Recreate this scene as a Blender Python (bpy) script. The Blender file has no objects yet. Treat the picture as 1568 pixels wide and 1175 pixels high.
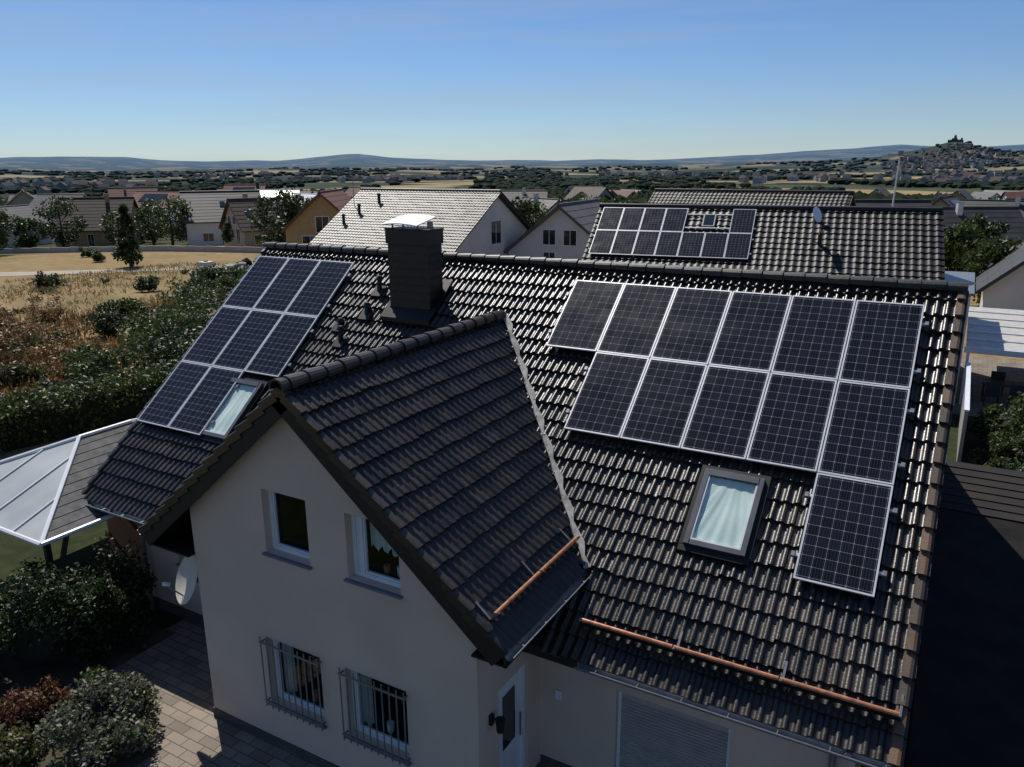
import bpy, math, random
import numpy as np
from mathutils import Vector, Matrix
random.seed(7); rng=np.random.default_rng(7)
scene=bpy.context.scene
COL=scene.collection
# ------------------------------------------------------------ camera
CAM=np.array([-0.0792,-14.3441,1.9383]); PIT=0.2721; PSI=0.5199; ROLL=-0.0059
fw=Vector((-math.sin(PSI)*math.cos(PIT),math.cos(PSI)*math.cos(PIT),-math.sin(PIT)))
rt=Vector((math.cos(PSI),math.sin(PSI),0)); up=rt.cross(fw)
r2=rt*math.cos(ROLL)+up*math.sin(ROLL); u2=-rt*math.sin(ROLL)+up*math.cos(ROLL)
cd=bpy.data.cameras.new('camera'); cam=bpy.data.objects.new('camera',cd); COL.objects.link(cam)
m=Matrix((( r2.x,u2.x,-fw.x,CAM[0]),(r2.y,u2.y,-fw.y,CAM[1]),(r2.z,u2.z,-fw.z,CAM[2]),(0,0,0,1)))
cam.matrix_world=m; cd.sensor_width=36; cd.lens=1203.1/1568*36; cd.clip_end=60000; cd.clip_start=0.1
scene.camera=cam
scene.view_settings.view_transform='Standard'; scene.view_settings.look='None'; scene.view_settings.exposure=0
ZG=-7.2
def at(px,F):
    R=F*(px-784)/1250.
    return (CAM[0]+0.868*R-0.497*F, CAM[1]+0.497*R+0.868*F)
def zpix(y,F): return CAM[2]-F*(y-251)/1250.
# ------------------------------------------------------------ light
el=math.radians(54); sh=Vector((-0.82,0.57)).normalized()
S=Vector((sh.x*math.cos(el),sh.y*math.cos(el),math.sin(el)))
w=bpy.data.worlds.new('World'); scene.world=w; w.use_nodes=True
nt=w.node_tree; bg=nt.nodes['Background']; sk=nt.nodes.new('ShaderNodeTexSky')
sk.sky_type='NISHITA'; sk.sun_disc=False; sk.sun_elevation=el; sk.sun_rotation=math.atan2(S.x,S.y)%(2*math.pi)
sk.altitude=200; sk.air_density=1.0; sk.dust_density=0.0; sk.ozone_density=3.0
tc=nt.nodes.new('ShaderNodeTexCoord'); mp=nt.nodes.new('ShaderNodeMapping'); mp.inputs['Scale'].default_value=(1.6,1.6,20)
nz=nt.nodes.new('ShaderNodeTexNoise'); nz.inputs['Scale'].default_value=1.5; nz.inputs['Detail'].default_value=8; nz.inputs['Roughness'].default_value=.58
rp=nt.nodes.new('ShaderNodeValToRGB'); rp.color_ramp.elements[0].position=.45; rp.color_ramp.elements[1].position=.8
rp.color_ramp.elements[1].color=(.42,.42,.42,1)
tn=nt.nodes.new('ShaderNodeMix'); tn.data_type='RGBA'; tn.blend_type='MULTIPLY'; tn.inputs[0].default_value=1; tn.inputs[7].default_value=(.76,.92,1.20,1)
nt.links.new(sk.outputs[0],tn.inputs[6])
mx=nt.nodes.new('ShaderNodeMix'); mx.data_type='RGBA'
nt.links.new(tc.outputs['Generated'],mp.inputs['Vector']); nt.links.new(mp.outputs[0],nz.inputs['Vector'])
nt.links.new(nz.outputs['Fac'],rp.inputs[0]); nt.links.new(rp.outputs[0],mx.inputs[0])
nt.links.new(tn.outputs[2],mx.inputs[6]); mx.inputs[7].default_value=(5.4,6.3,7.2,1)
nt.links.new(mx.outputs[2],bg.inputs[0]); bg.inputs[1].default_value=0.074
sl=bpy.data.lights.new('sun','SUN'); sl.energy=5.0; sl.angle=math.radians(.5); sl.color=(1,.95,.87)
so=bpy.data.objects.new('sun',sl); COL.objects.link(so); so.rotation_euler=S.to_track_quat('Z','Y').to_euler(); so.location=(-30,20,60)
# ------------------------------------------------------------ materials
MC={}
def M(name,c1,c2=None,scale=4,rough=.7,bump=0,bscale=60,metal=0,spec=.5,detail=5,lo=.35,hi=.65):
    if name in MC: return MC[name]
    mt=bpy.data.materials.new(name); mt.use_nodes=True; n=mt.node_tree; b=n.nodes['Principled BSDF']
    b.inputs['Roughness'].default_value=rough; b.inputs['Metallic'].default_value=metal; b.inputs['Specular IOR Level'].default_value=spec
    if c2 is None: c2=tuple(v*.8 for v in c1)
    t=n.nodes.new('ShaderNodeTexCoord'); z=n.nodes.new('ShaderNodeTexNoise'); z.inputs['Scale'].default_value=scale; z.inputs['Detail'].default_value=detail
    r=n.nodes.new('ShaderNodeValToRGB'); r.color_ramp.elements[0].position=lo; r.color_ramp.elements[1].position=hi
    r.color_ramp.elements[0].color=(*c1,1); r.color_ramp.elements[1].color=(*c2,1)
    n.links.new(t.outputs['Object'],z.inputs['Vector']); n.links.new(z.outputs['Fac'],r.inputs[0]); n.links.new(r.outputs[0],b.inputs['Base Color'])
    if bump:
        z2=n.nodes.new('ShaderNodeTexNoise'); z2.inputs['Scale'].default_value=bscale; z2.inputs['Detail'].default_value=4
        bp=n.nodes.new('ShaderNodeBump'); bp.inputs['Strength'].default_value=bump; bp.inputs['Distance'].default_value=.01
        n.links.new(t.outputs['Object'],z2.inputs['Vector']); n.links.new(z2.outputs['Fac'],bp.inputs['Height']); n.links.new(bp.outputs[0],b.inputs['Normal'])
    MC[name]=mt; return mt
def tile_mat(name,ca,cb,cc,rough=.42,spec=.5,moss=None):
    mt=bpy.data.materials.new(name); mt.use_nodes=True; n=mt.node_tree; b=n.nodes['Principled BSDF']; b.inputs['Specular IOR Level'].default_value=spec
    at_=n.nodes.new('ShaderNodeAttribute'); at_.attribute_name='tint'
    t=n.nodes.new('ShaderNodeTexCoord'); z=n.nodes.new('ShaderNodeTexNoise'); z.inputs['Scale'].default_value=1.3; z.inputs['Detail'].default_value=8; z.inputs['Roughness'].default_value=.7
    m1=n.nodes.new('ShaderNodeMix'); m1.data_type='RGBA'; m1.inputs[6].default_value=(*ca,1); m1.inputs[7].default_value=(*cb,1)
    n.links.new(at_.outputs['Fac'],m1.inputs[0])
    r=n.nodes.new('ShaderNodeValToRGB'); r.color_ramp.elements[0].position=.48; r.color_ramp.elements[1].position=.72
    n.links.new(t.outputs['Object'],z.inputs['Vector']); n.links.new(z.outputs['Fac'],r.inputs[0])
    m2=n.nodes.new('ShaderNodeMix'); m2.data_type='RGBA'; m2.inputs[7].default_value=(*cc,1)
    n.links.new(r.outputs[0],m2.inputs[0]); n.links.new(m1.outputs[2],m2.inputs[6])
    outc=m2.outputs[2]
    z2=n.nodes.new('ShaderNodeTexNoise'); z2.inputs['Scale'].default_value=35; z2.inputs['Detail'].default_value=6
    n.links.new(t.outputs['Object'],z2.inputs['Vector'])
    if moss:
        z3=n.nodes.new('ShaderNodeTexNoise'); z3.inputs['Scale'].default_value=11; z3.inputs['Detail'].default_value=7; z3.inputs['Roughness'].default_value=.75; n.links.new(t.outputs['Object'],z3.inputs['Vector'])
        r3=n.nodes.new('ShaderNodeValToRGB'); r3.color_ramp.elements[0].position=.60; r3.color_ramp.elements[1].position=.68; n.links.new(z3.outputs['Fac'],r3.inputs[0])
        m3=n.nodes.new('ShaderNodeMix'); m3.data_type='RGBA'; m3.inputs[7].default_value=(*moss,1); n.links.new(r3.outputs[0],m3.inputs[0]); n.links.new(outc,m3.inputs[6]); outc=m3.outputs[2]
    n.links.new(outc,b.inputs['Base Color'])
    mr=n.nodes.new('ShaderNodeMapRange'); mr.inputs[3].default_value=rough-.1; mr.inputs[4].default_value=rough+.2
    n.links.new(z2.outputs['Fac'],mr.inputs[0]); n.links.new(mr.outputs[0],b.inputs['Roughness'])
    bp=n.nodes.new('ShaderNodeBump'); bp.inputs['Strength'].default_value=.4; bp.inputs['Distance'].default_value=.006
    n.links.new(z2.outputs['Fac'],bp.inputs['Height']); n.links.new(bp.outputs[0],b.inputs['Normal'])
    return mt
T_MAIN=tile_mat('dark_roof_tile',(.008,.0078,.0075),(.032,.027,.022),(.052,.038,.026),.31,.62,(.10,.08,.05))
T_GREY=tile_mat('grey_roof_tile',(.11,.105,.09),(.17,.16,.14),(.13,.12,.09),.45)
T_DK2=tile_mat('anthracite_roof_tile',(.012,.012,.013),(.026,.024,.023),(.03,.026,.022),.48,.4)
T_VERGE=tile_mat('weathered_sunlit_verge_tile',(.035,.026,.019),(.14,.08,.045),(.14,.085,.05),.5)  # weathered brown, lightened so the right verge ends look sunlit
T_CAP=tile_mat('ridge_cap_tile',(.014,.013,.012),(.036,.030,.026),(.055,.042,.03),.38,.5,(.10,.085,.055))
STUC=M('cream_render',(.62,.495,.395),(.54,.43,.34),scale=1.1,rough=.9,bump=.5,bscale=140,lo=.3,hi=.75,detail=9)
PLINTH=M('plinth',(.08,.07,.06),rough=.9)
WOODK=M('dark_stained_wood',(.007,.006,.006),(.011,.010,.009),scale=8,rough=.6)
WHITE=M('white_upvc',(.72,.74,.77),(.66,.68,.71),rough=.35)
ALU=M('aluminium_frame',(.70,.71,.73),(.62,.63,.65),rough=.35,metal=.3)
ZINC=M('zinc',(.25,.26,.27),(.18,.19,.20),scale=9,rough=.45,metal=.5)
LEAD=M('lead_flashing',(.36,.35,.34),(.14,.135,.13),scale=6,rough=.6,lo=.4,hi=.7)
COPPER=M('copper',(.52,.23,.12),(.26,.11,.06),scale=9,rough=.36,metal=.35)
BLACKM=M('black_metal',(.012,.012,.013),rough=.5,metal=.3)
SLATE=M('slate_cladding',(.006,.006,.007),(.013,.013,.014),scale=14,rough=.5,bump=.4,bscale=20)
DARKIN=M('dark_interior',(.008,.008,.009),rough=.9,spec=0)
CURT=M('curtain',(.6,.62,.6),(.5,.52,.5),rough=.9)
BLIND=M('roof_window_blind',(.74,.80,.74),(.62,.71,.65),scale=2.5,rough=.8)
SILL=M('window_sill',(.14,.17,.23),rough=.4)
SHUT=M('roller_shutter',(.40,.38,.35),(.34,.325,.30),rough=.6,spec=.2)
SOIL=M('soil',(.045,.036,.024),(.07,.06,.04),scale=3,rough=1)
LAWN=M('darkened_lawn',(.022,.03,.012),(.04,.045,.02),scale=2.5,rough=1,bump=1,bscale=25,spec=.1)  # green darkened so window panes mirror dark ground, not golden field
def glass_mat():
    mt=bpy.data.materials.new('window_glass'); mt.use_nodes=True; n=mt.node_tree; n.nodes.remove(n.nodes['Principled BSDF'])
    o=n.nodes['Material Output']; t=n.nodes.new('ShaderNodeBsdfTransparent'); t.inputs[0].default_value=(.86,.92,.92,1)
    g=n.nodes.new('ShaderNodeBsdfGlossy'); g.inputs['Roughness'].default_value=.02; g.inputs[0].default_value=(.9,.9,.9,1)
    l=n.nodes.new('ShaderNodeLayerWeight'); l.inputs[0].default_value=.5
    p=n.nodes.new('ShaderNodeMath'); p.operation='POWER'; p.inputs[1].default_value=5; q=n.nodes.new('ShaderNodeMath'); q.operation='MULTIPLY_ADD'; q.inputs[1].default_value=.85; q.inputs[2].default_value=.05
    x=n.nodes.new('ShaderNodeMixShader'); n.links.new(l.outputs['Facing'],p.inputs[0]); n.links.new(p.outputs[0],q.inputs[0])
    n.links.new(q.outputs[0],x.inputs[0]); n.links.new(t.outputs[0],x.inputs[1]); n.links.new(g.outputs[0],x.inputs[2]); n.links.new(x.outputs[0],o.inputs[0]); return mt
GLASS=glass_mat()
DGLASS=M('dark_window_glass',(.02,.025,.03),rough=.06,spec=.8)
def panel_mat():
    mt=bpy.data.materials.new('solar_cells'); mt.use_nodes=True; n=mt.node_tree; b=n.nodes['Principled BSDF']; L=n.links.new
    uv=n.nodes.new('ShaderNodeUVMap'); sp=n.nodes.new('ShaderNodeSeparateXYZ'); L(uv.outputs[0],sp.inputs[0])
    def mt_(op,a,b_=None):
        q=n.nodes.new('ShaderNodeMath'); q.operation=op
        for i,v in enumerate((a,b_)):
            if v is None: continue
            if isinstance(v,(int,float)): q.inputs[i].default_value=v
            else: L(v,q.inputs[i])
        return q.outputs[0]
    fu=mt_('ABSOLUTE',mt_('SUBTRACT',mt_('FRACT',mt_('MULTIPLY',sp.outputs[0],6)),.5))
    fv=mt_('ABSOLUTE',mt_('SUBTRACT',mt_('FRACT',mt_('MULTIPLY',sp.outputs[1],10)),.5))
    line=mt_('GREATER_THAN',mt_('MAXIMUM',fu,fv),.485)
    dia=mt_('GREATER_THAN',mt_('ADD',fu,fv),.905)
    mask=mt_('MAXIMUM',line,dia)
    bus=mt_('LESS_THAN',mt_('ABSOLUTE',mt_('SUBTRACT',mt_('FRACT',mt_('MULTIPLY',sp.outputs[0],24)),.5)),.05)
    g=n.nodes.new('ShaderNodeNewGeometry'); wn=n.nodes.new('ShaderNodeTexWhiteNoise'); wn.noise_dimensions='3D'
    sn=n.nodes.new('ShaderNodeVectorMath'); sn.operation='FLOOR'; ml=n.nodes.new('ShaderNodeVectorMath'); ml.operation='MULTIPLY'; ml.inputs[1].default_value=(6,10,1); L(uv.outputs[0],ml.inputs[0]); L(ml.outputs[0],sn.inputs[0])
    ad=n.nodes.new('ShaderNodeVectorMath'); ad.operation='ADD'; L(sn.outputs[0],ad.inputs[0]); cb=n.nodes.new('ShaderNodeCombineXYZ'); L(g.outputs['Random Per Island'],cb.inputs[2]); L(cb.outputs[0],ad.inputs[1]); L(ad.outputs[0],wn.inputs['Vector'])
    m0=n.nodes.new('ShaderNodeMix'); m0.data_type='RGBA'; m0.inputs[6].default_value=(.003,.004,.007,1); m0.inputs[7].default_value=(.009,.010,.018,1); L(wn.outputs['Value'],m0.inputs[0])
    m1=n.nodes.new('ShaderNodeMix'); m1.data_type='RGBA'; m1.inputs[7].default_value=(.045,.046,.05,1); L(m0.outputs[2],m1.inputs[6]); L(bus,m1.inputs[0])
    m2=n.nodes.new('ShaderNodeMix'); m2.data_type='RGBA'; m2.inputs[7].default_value=(.20,.205,.215,1); L(mask,m2.inputs[0]); L(m1.outputs[2],m2.inputs[6])
    L(m2.outputs[2],b.inputs['Base Color']); b.inputs['Specular IOR Level'].default_value=.36
    dn=n.nodes.new('ShaderNodeTexNoise'); dn.inputs['Scale'].default_value=3; dn.inputs['Detail'].default_value=6; tcc=n.nodes.new('ShaderNodeTexCoord'); L(tcc.outputs['Object'],dn.inputs['Vector'])
    mr=n.nodes.new('ShaderNodeMapRange'); mr.inputs[3].default_value=.10; mr.inputs[4].default_value=.28; L(dn.outputs['Fac'],mr.inputs[0]); L(mr.outputs[0],b.inputs['Roughness'])
    return mt
CELLS=panel_mat()
def leaf_mat(name,cols,tr=.3):
    mt=bpy.data.materials.new(name); mt.use_nodes=True; n=mt.node_tree; n.nodes.remove(n.nodes['Principled BSDF']); o=n.nodes['Material Output']
    g=n.nodes.new('ShaderNodeNewGeometry'); r=n.nodes.new('ShaderNodeValToRGB')
    e=r.color_ramp.elements; e[0].color=(*cols[0],1); e[1].color=(*cols[-1],1)
    for i,c in enumerate(cols[1:-1]):
        x=e.new((i+1)/(len(cols)-1)); x.color=(*c,1)
    n.links.new(g.outputs['Random Per Island'],r.inputs[0])
    t=n.nodes.new('ShaderNodeTexCoord'); z=n.nodes.new('ShaderNodeTexNoise'); z.inputs['Scale'].default_value=.9; z.inputs['Detail'].default_value=3
    mr=n.nodes.new('ShaderNodeMapRange'); mr.inputs[1].default_value=.3; mr.inputs[2].default_value=.7; mr.inputs[3].default_value=.5; mr.inputs[4].default_value=1.35
    n.links.new(t.outputs['Object'],z.inputs['Vector']); n.links.new(z.outputs['Fac'],mr.inputs[0])
    vm=n.nodes.new('ShaderNodeVectorMath'); vm.operation='SCALE'; n.links.new(r.outputs[0],vm.inputs[0]); n.links.new(mr.outputs[0],vm.inputs['Scale'])
    d=n.nodes.new('ShaderNodeBsdfPrincipled'); d.inputs['Roughness'].default_value=.5; d.inputs['Specular IOR Level'].default_value=.4
    tl=n.nodes.new('ShaderNodeBsdfTranslucent'); x=n.nodes.new('ShaderNodeMixShader'); x.inputs[0].default_value=tr
    n.links.new(vm.outputs[0],d.inputs['Base Color']); n.links.new(vm.outputs[0],tl.inputs[0])
    n.links.new(d.outputs[0],x.inputs[1]); n.links.new(tl.outputs[0],x.inputs[2]); n.links.new(x.outputs[0],o.inputs[0]); return mt
LG=leaf_mat('green_leaves',[(.025,.045,.01),(.05,.08,.018),(.10,.135,.03)])
LD=leaf_mat('dark_leaves',[(.015,.03,.008),(.03,.05,.013),(.065,.10,.025)])
LO=leaf_mat('olive_leaves',[(.05,.055,.018),(.09,.09,.03),(.14,.13,.05)])
LB=leaf_mat('dry_brown_leaves',[(.13,.065,.026),(.22,.125,.045),(.30,.20,.085)])
LGO=leaf_mat('dry_grass_blades',[(.20,.14,.055),(.30,.22,.10),(.38,.29,.15)])
LR=leaf_mat('reddish_leaves',[(.10,.025,.018),(.17,.06,.03),(.12,.09,.035)])
LL=leaf_mat('lavender_leaves',[(.06,.08,.035),(.11,.13,.055),(.17,.15,.16)])
BARK=M('bark',(.07,.05,.035),(.04,.03,.02),scale=10,rough=1)
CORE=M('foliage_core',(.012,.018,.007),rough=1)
# ------------------------------------------------------------ mesh builder
class MB:
    def __init__(s): s.v=[];s.f=[];s.m=[];s.mats=[]
    def mi(s,mat):
        if mat not in s.mats: s.mats.append(mat)
        return s.mats.index(mat)
    def add(s,vs,fs,mat):
        o=len(s.v); s.v+= [tuple(map(float,v)) for v in vs]; i=s.mi(mat)
        for f in fs: s.f.append(tuple(k+o for k in f)); s.m.append(i)
    def ob(s,o,a,b,c,mat):
        o,a,b,c=map(lambda q:np.array(q,float),(o,a,b,c))
        if np.dot(np.cross(a,b),c)<0: a,b=b,a
        vs=[o,o+a,o+a+b,o+b,o+c,o+a+c,o+a+b+c,o+b+c]
        s.add(vs,[(0,3,2,1),(4,5,6,7),(0,1,5,4),(1,2,6,5),(2,3,7,6),(3,0,4,7)],mat)
    def box(s,x0,x1,y0,y1,z0,z1,mat): s.ob((x0,y0,z0),(x1-x0,0,0),(0,y1-y0,0),(0,0,z1-z0),mat)
    def cyl(s,p0,p1,r0,r1,mat,n=10):
        p0=Vector(p0);p1=Vector(p1);d=(p1-p0).normalized(); a=d.orthogonal().normalized(); b=d.cross(a)
        vs=[];
        for p,r in((p0,r0),(p1,r1)):
            for i in range(n): t=2*math.pi*i/n; vs.append(p+(a*math.cos(t)+b*math.sin(t))*r)
        fs=[(i,(i+1)%n,n+(i+1)%n,n+i) for i in range(n)]+[tuple(range(n))[::-1],tuple(range(n,2*n))]
        s.add(vs,fs,mat)
    def quad(s,*p,mat): s.add(p,[tuple(range(len(p)))],mat)
    def build(s,name,parent=None,smooth=False):
        me=bpy.data.meshes.new(name); me.from_pydata(s.v,[],s.f)
        for mt in s.mats: me.materials.append(mt)
        me.polygons.foreach_set('material_index',s.m)
        if smooth: me.polygons.foreach_set('use_smooth',[True]*len(s.f))
        me.update(); return link(name,me,parent)
def link(name,me,parent=None):
    o=bpy.data.objects.new(name,me); COL.objects.link(o)
    if parent: o.parent=parent; o.matrix_parent_inverse=Matrix.Translation(-parent.location)
    return o
def empty(name,loc):
    e=bpy.data.objects.new(name,None); COL.objects.link(e); e.location=loc; e.empty_display_size=.5; return e
# ------------------------------------------------------------ tiled roof surface
PROF=[(0,0),(.07,.55),(.16,.88),(.28,1),(.40,.9),(.49,.5),(.55,0),(.78,-.12)]
PROF2=[(0,0),(.15,.8),(.35,1),(.55,.4),(.65,0)]
def tile_roof(name,O,U,V,L,Sl,mat,parent,hump=.15,expo=.34,amp=.038,step=.046,prof=PROF,sf=None,jit=1.3):
    O,U,V=[np.array(q,float) for q in(O,U,V)]; N=np.cross(U,V); N/=np.linalg.norm(N)
    if N[2]<0:N=-N
    xs=[];hs=[]
    for k in range(int(round(L/hump))):
        for p,h in prof: xs.append((k+p)*hump); hs.append(h*amp)
    xs.append(int(round(L/hump))*hump);hs.append(0)
    xs=np.array(xs);hs=np.array(hs); K=len(xs)
    n=int(math.ceil(Sl/expo)); vs=[];fs=[];tint=[];o=0
    tl=np.minimum((xs/(2*hump)-1e-6).astype(int).clip(0),100000); nt_=tl.max()+1
    for i in range(n):
        sa=max(0,Sl-(n-i)*expo); sb=Sl-(n-i-1)*expo
        tz=rng.normal(0,.004*jit,nt_)[tl]; ts=rng.normal(0,.007*jit,nt_)[tl]; tt=rng.random(nt_)[tl]**1.8
        A=O+np.outer(xs,U)+sa*V+np.outer(hs*.9-.004,N)
        B=O+np.outer(xs,U)+np.outer(sb+.02+ts,V)+np.outer(hs+step+tz,N)
        C=O+np.outer(xs,U)+np.outer(sb+.02+ts,V)+np.outer(hs*.6-.01,N)
        vs+=[A,B,B.copy(),C]; tint+=[tt,tt,tt,tt]
        idx=np.arange(K-1)
        for a0,b0 in((0,K),(2*K,3*K)):
            fs.append(np.stack([idx+a0,idx+a0+1,idx+b0+1,idx+b0],1)+o)
        o+=4*K
    vs=np.concatenate(vs);fs=np.concatenate(fs);tint=np.concatenate(tint)
    if sf is not None:
        cen=vs[fs].mean(1); fs=fs[sf(cen)]
    a,b,c=vs[fs[0][0]],vs[fs[0][1]],vs[fs[0][2]]
    if np.dot(np.cross(b-a,c-b),N)<0: fs=fs[:,::-1]
    me=bpy.data.meshes.new(name); me.from_pydata(vs.tolist(),[],fs.tolist()); me.materials.append(mat)
    at_=me.attributes.new('tint','FLOAT','POINT'); at_.data.foreach_set('value',tint.astype(np.float32))
    me.polygons.foreach_set('use_smooth',[True]*len(me.polygons)); me.update()
    return link(name,me,parent)
def ridge_caps(name,p0,p1,mat,parent,r=.13,seg=.36):
    p0=Vector(p0);p1=Vector(p1);d=p1-p0;L=d.length;d.normalize(); side=d.cross(Vector((0,0,1))).normalized(); upv=side.cross(d)
    vs=[];fs=[];tint=[]; n=int(L/seg)+1; k=9
    for i in range(n):
        a=i*seg; b=min(L,a+seg+.05); t=random.random(); ra,rb=r*.86,r*1.12; jz=random.uniform(-.006,.006)
        o=len(vs)
        for s_,rr in((a,ra),(b,rb),(b,rb*.75)):
            for j in range(k+1):
                th=math.pi*(-.12+1.24*j/k); vs.append(tuple(p0+d*s_+side*math.cos(th)*rr+upv*(math.sin(th)*rr*.85)+Vector((0,0,jz)))); tint.append(t)
        for row in(0,1):
            for j in range(k): q=o+row*(k+1)+j; fs.append((q,q+1,q+k+2,q+k+1))
    me=bpy.data.meshes.new(name); me.from_pydata(vs,[],fs); me.materials.append(mat)
    at_=me.attributes.new('tint','FLOAT','POINT'); at_.data.foreach_set('value',np.array(tint,np.float32)); me.update()
    return link(name,me,parent)
# ------------------------------------------------------------ wall with openings
def wall(mb,O,U,x0,x1,z0,top,holes,depth,inward,mat):
    U=np.array(U,float);I=np.array(inward,float);O=np.array(O,float)
    bx=sorted(set([x0,x1]+[h[0] for h in holes]+[h[1] for h in holes]+[b for b in getattr(top,'br',[]) if x0<b<x1]))
    P=lambda x,z,d=0: O+U*x+np.array((0,0,z))+I*d
    for a,b in zip(bx[:-1],bx[1:]):
        hs=sorted([h for h in holes if h[0]<=a+1e-6 and h[1]>=b-1e-6],key=lambda h:h[2]); z=z0
        for h in hs:
            mb.quad(P(a,z),P(b,z),P(b,h[2]),P(a,h[2]),mat=mat); z=h[3]
        mb.quad(P(a,z),P(b,z),P(b,top(b)),P(a,top(a)),mat=mat)
    for xa,xb,za,zb in holes:
        mb.quad(P(xa,za),P(xa,zb),P(xa,zb,depth),P(xa,za,depth),mat=mat); mb.quad(P(xb,za),P(xb,za,depth),P(xb,zb,depth),P(xb,zb),mat=mat)
        mb.quad(P(xa,zb),P(xb,zb),P(xb,zb,depth),P(xa,zb,depth),mat=mat); mb.quad(P(xa,za),P(xa,za,depth),P(xb,za,depth),P(xb,za),mat=mat)
def window(name,O,U,I,xa,xb,za,zb,parent,mull=(),fr=.065,curtain=False,back=DARKIN,sill=True,depth=.16,inner=None):
    U=np.array(U,float);I=np.array(I,float);O=np.array(O,float); Z=np.array((0,0,1.))
    P=lambda x,z,d: O+U*x+Z*z+I*d
    mb=MB(); e=.003
    def bar(x0,x1,z0,z1,d0=depth-.03,d1=depth+.04,mat=WHITE): mb.ob(P(x0,z0,d0),U*(x1-x0),I*(d1-d0),Z*(z1-z0),mat)
    bar(xa+e,xa+fr,za+e,zb-e);bar(xb-fr,xb-e,za+e,zb-e);bar(xa+fr,xb-fr,za+e,za+fr);bar(xa+fr,xb-fr,zb-fr,zb-e)
    xs=[xa+fr]+[v for q in mull for v in(xa+(xb-xa)*q-.035,xa+(xb-xa)*q+.035)]+[xb-fr]
    for q in mull: bar(xa+(xb-xa)*q-.035,xa+(xb-xa)*q+.035,za+fr,zb-fr)
    for i in range(0,len(xs),2):
        a,b=xs[i],xs[i+1]; t=.028; d0,d1=depth-.01,depth+.03
        bar(a+.002,a+t,za+fr+.002,zb-fr-.002,d0,d1);bar(b-t,b-.002,za+fr+.002,zb-fr-.002,d0,d1);bar(a+t,b-t,za+fr+.002,za+fr+t,d0,d1);bar(a+t,b-t,zb-fr-t,zb-fr-.002,d0,d1)
    mb.quad(P(xa+fr,za+fr,depth+.015),P(xb-fr,za+fr,depth+.015),P(xb-fr,zb-fr,depth+.015),P(xa+fr,zb-fr,depth+.015),mat=GLASS)
    D=.9
    mb.quad(P(xa,za,D),P(xb,za,D),P(xb,zb,D),P(xa,zb,D),mat=back)
    for q in([(xa,za),(xa,zb)],[(xb,za),(xb,zb)],[(xa,za),(xb,za)],[(xa,zb),(xb,zb)]):
        mb.quad(P(*q[0],depth+.05),P(*q[1],depth+.05),P(*q[1],D),P(*q[0],D),mat=back)
    if curtain:
        n=40; x0_,x1_=(curtain[0]*(xb-xa)+xa,curtain[1]*(xb-xa)+xa); zt=zb-fr; zb_=za+(zb-za)*curtain[2]
        vs=[];
        for i in range(n+1):
            x=x0_+(x1_-x0_)*i/n; d=depth+.10+.02*math.sin(i*1.3)+.012*math.sin(i*.5)
            vs+= [P(x,zt,d),P(x,zb_+.05*math.sin(i*.7),d+.01)]
        mb.add(vs,[(2*i,2*i+2,2*i+3,2*i+1) for i in range(n)],CURT)
    if inner:
        for (u,h,r,mt_) in inner:
            c=P(xa+(xb-xa)*u,za+fr,depth+.14); mb.cyl(c,c+Z*h,r*.8,r,mt_,10)
    if sill: mb.ob(P(xa-.04,za-.035,-.06),U*(xb-xa+.08),I*(depth+.02),Z*.034,SILL)
    return mb.build(name,parent)
# ------------------------------------------------------------ MAIN HOUSE
a=0.6841;ca,sa=math.cos(a),math.sin(a);ta=math.tan(a)
XL=-15.38;SE=7.378;xe,ze,yf,be,ae=-7.851,-.921,7.073,3.491,.6996; tae=math.tan(ae);cae,sae=math.cos(ae),math.sin(ae)
zeb=ze-be*tae; yw=-yf+.188; EXL,EXR=-10.29,-4.9; YM=-5.12; ML,MR=-14.35,-.45
H=empty('detached_house',(-7.5,0,ZG))
N0=np.array((0,-sa,ca)); V0=np.array((0,-ca,-sa))
tile_roof('main_roof_tiles',np.array((XL,0,0))-N0*.045,(1,0,0),V0,15.38,SE,T_MAIN,H,sf=lambda c: ~((np.abs(c[:,0]-xe)<3.3)&(c[:,2]<ze-np.abs(c[:,0]-xe)*tae-.35)))
tile_roof('rear_roof_tiles',np.array((XL,0,0))-np.array((0,sa,ca))*.035,(1,0,0),(0,ca,-sa),15.38,SE,T_MAIN,H,hump=.3,prof=PROF2)
ridge_caps('main_ridge_caps',(XL-.05,0,.0),(.05,0,.0),T_CAP,H,r=.115)
Ne=np.array((sae,0,cae));Sex=be/cae
vly=lambda c: (c[:,2]>c[:,1]*ta-.15)
tile_roof('gable_roof_tiles_right',np.array((xe,-yf,ze))-Ne*.045,(0,1,0),(cae,0,-sae),6.0,Sex,T_MAIN,H,sf=vly)
tile_roof('gable_roof_tiles_left',np.array((xe,-yf,ze))-np.array((-sae,0,cae))*.035,(0,1,0),(-cae,0,-sae),6.0,Sex,T_MAIN,H,sf=vly)
ridge_caps('gable_ridge_caps',(xe,-1.15,ze),(xe,-yf-.06,ze),T_CAP,H,r=.125)
mb=MB()
def deck(p,U,V,N,L,S_,t0,t1,mat):
    p,U,V,N=[np.array(q,float) for q in(p,U,V,N)]
    mb.ob(p-N*t1,U*L,V*S_,N*(t1-t0),mat)
deck((XL+.05,-.0,0),(1,0,0),V0,N0,15.28,SE-.06,.07,.2,WOODK)
deck((XL+.05,.0,0),(1,0,0),(0,ca,-sa),(0,sa,ca),15.28,SE-.06,.07,.2,WOODK)
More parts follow.
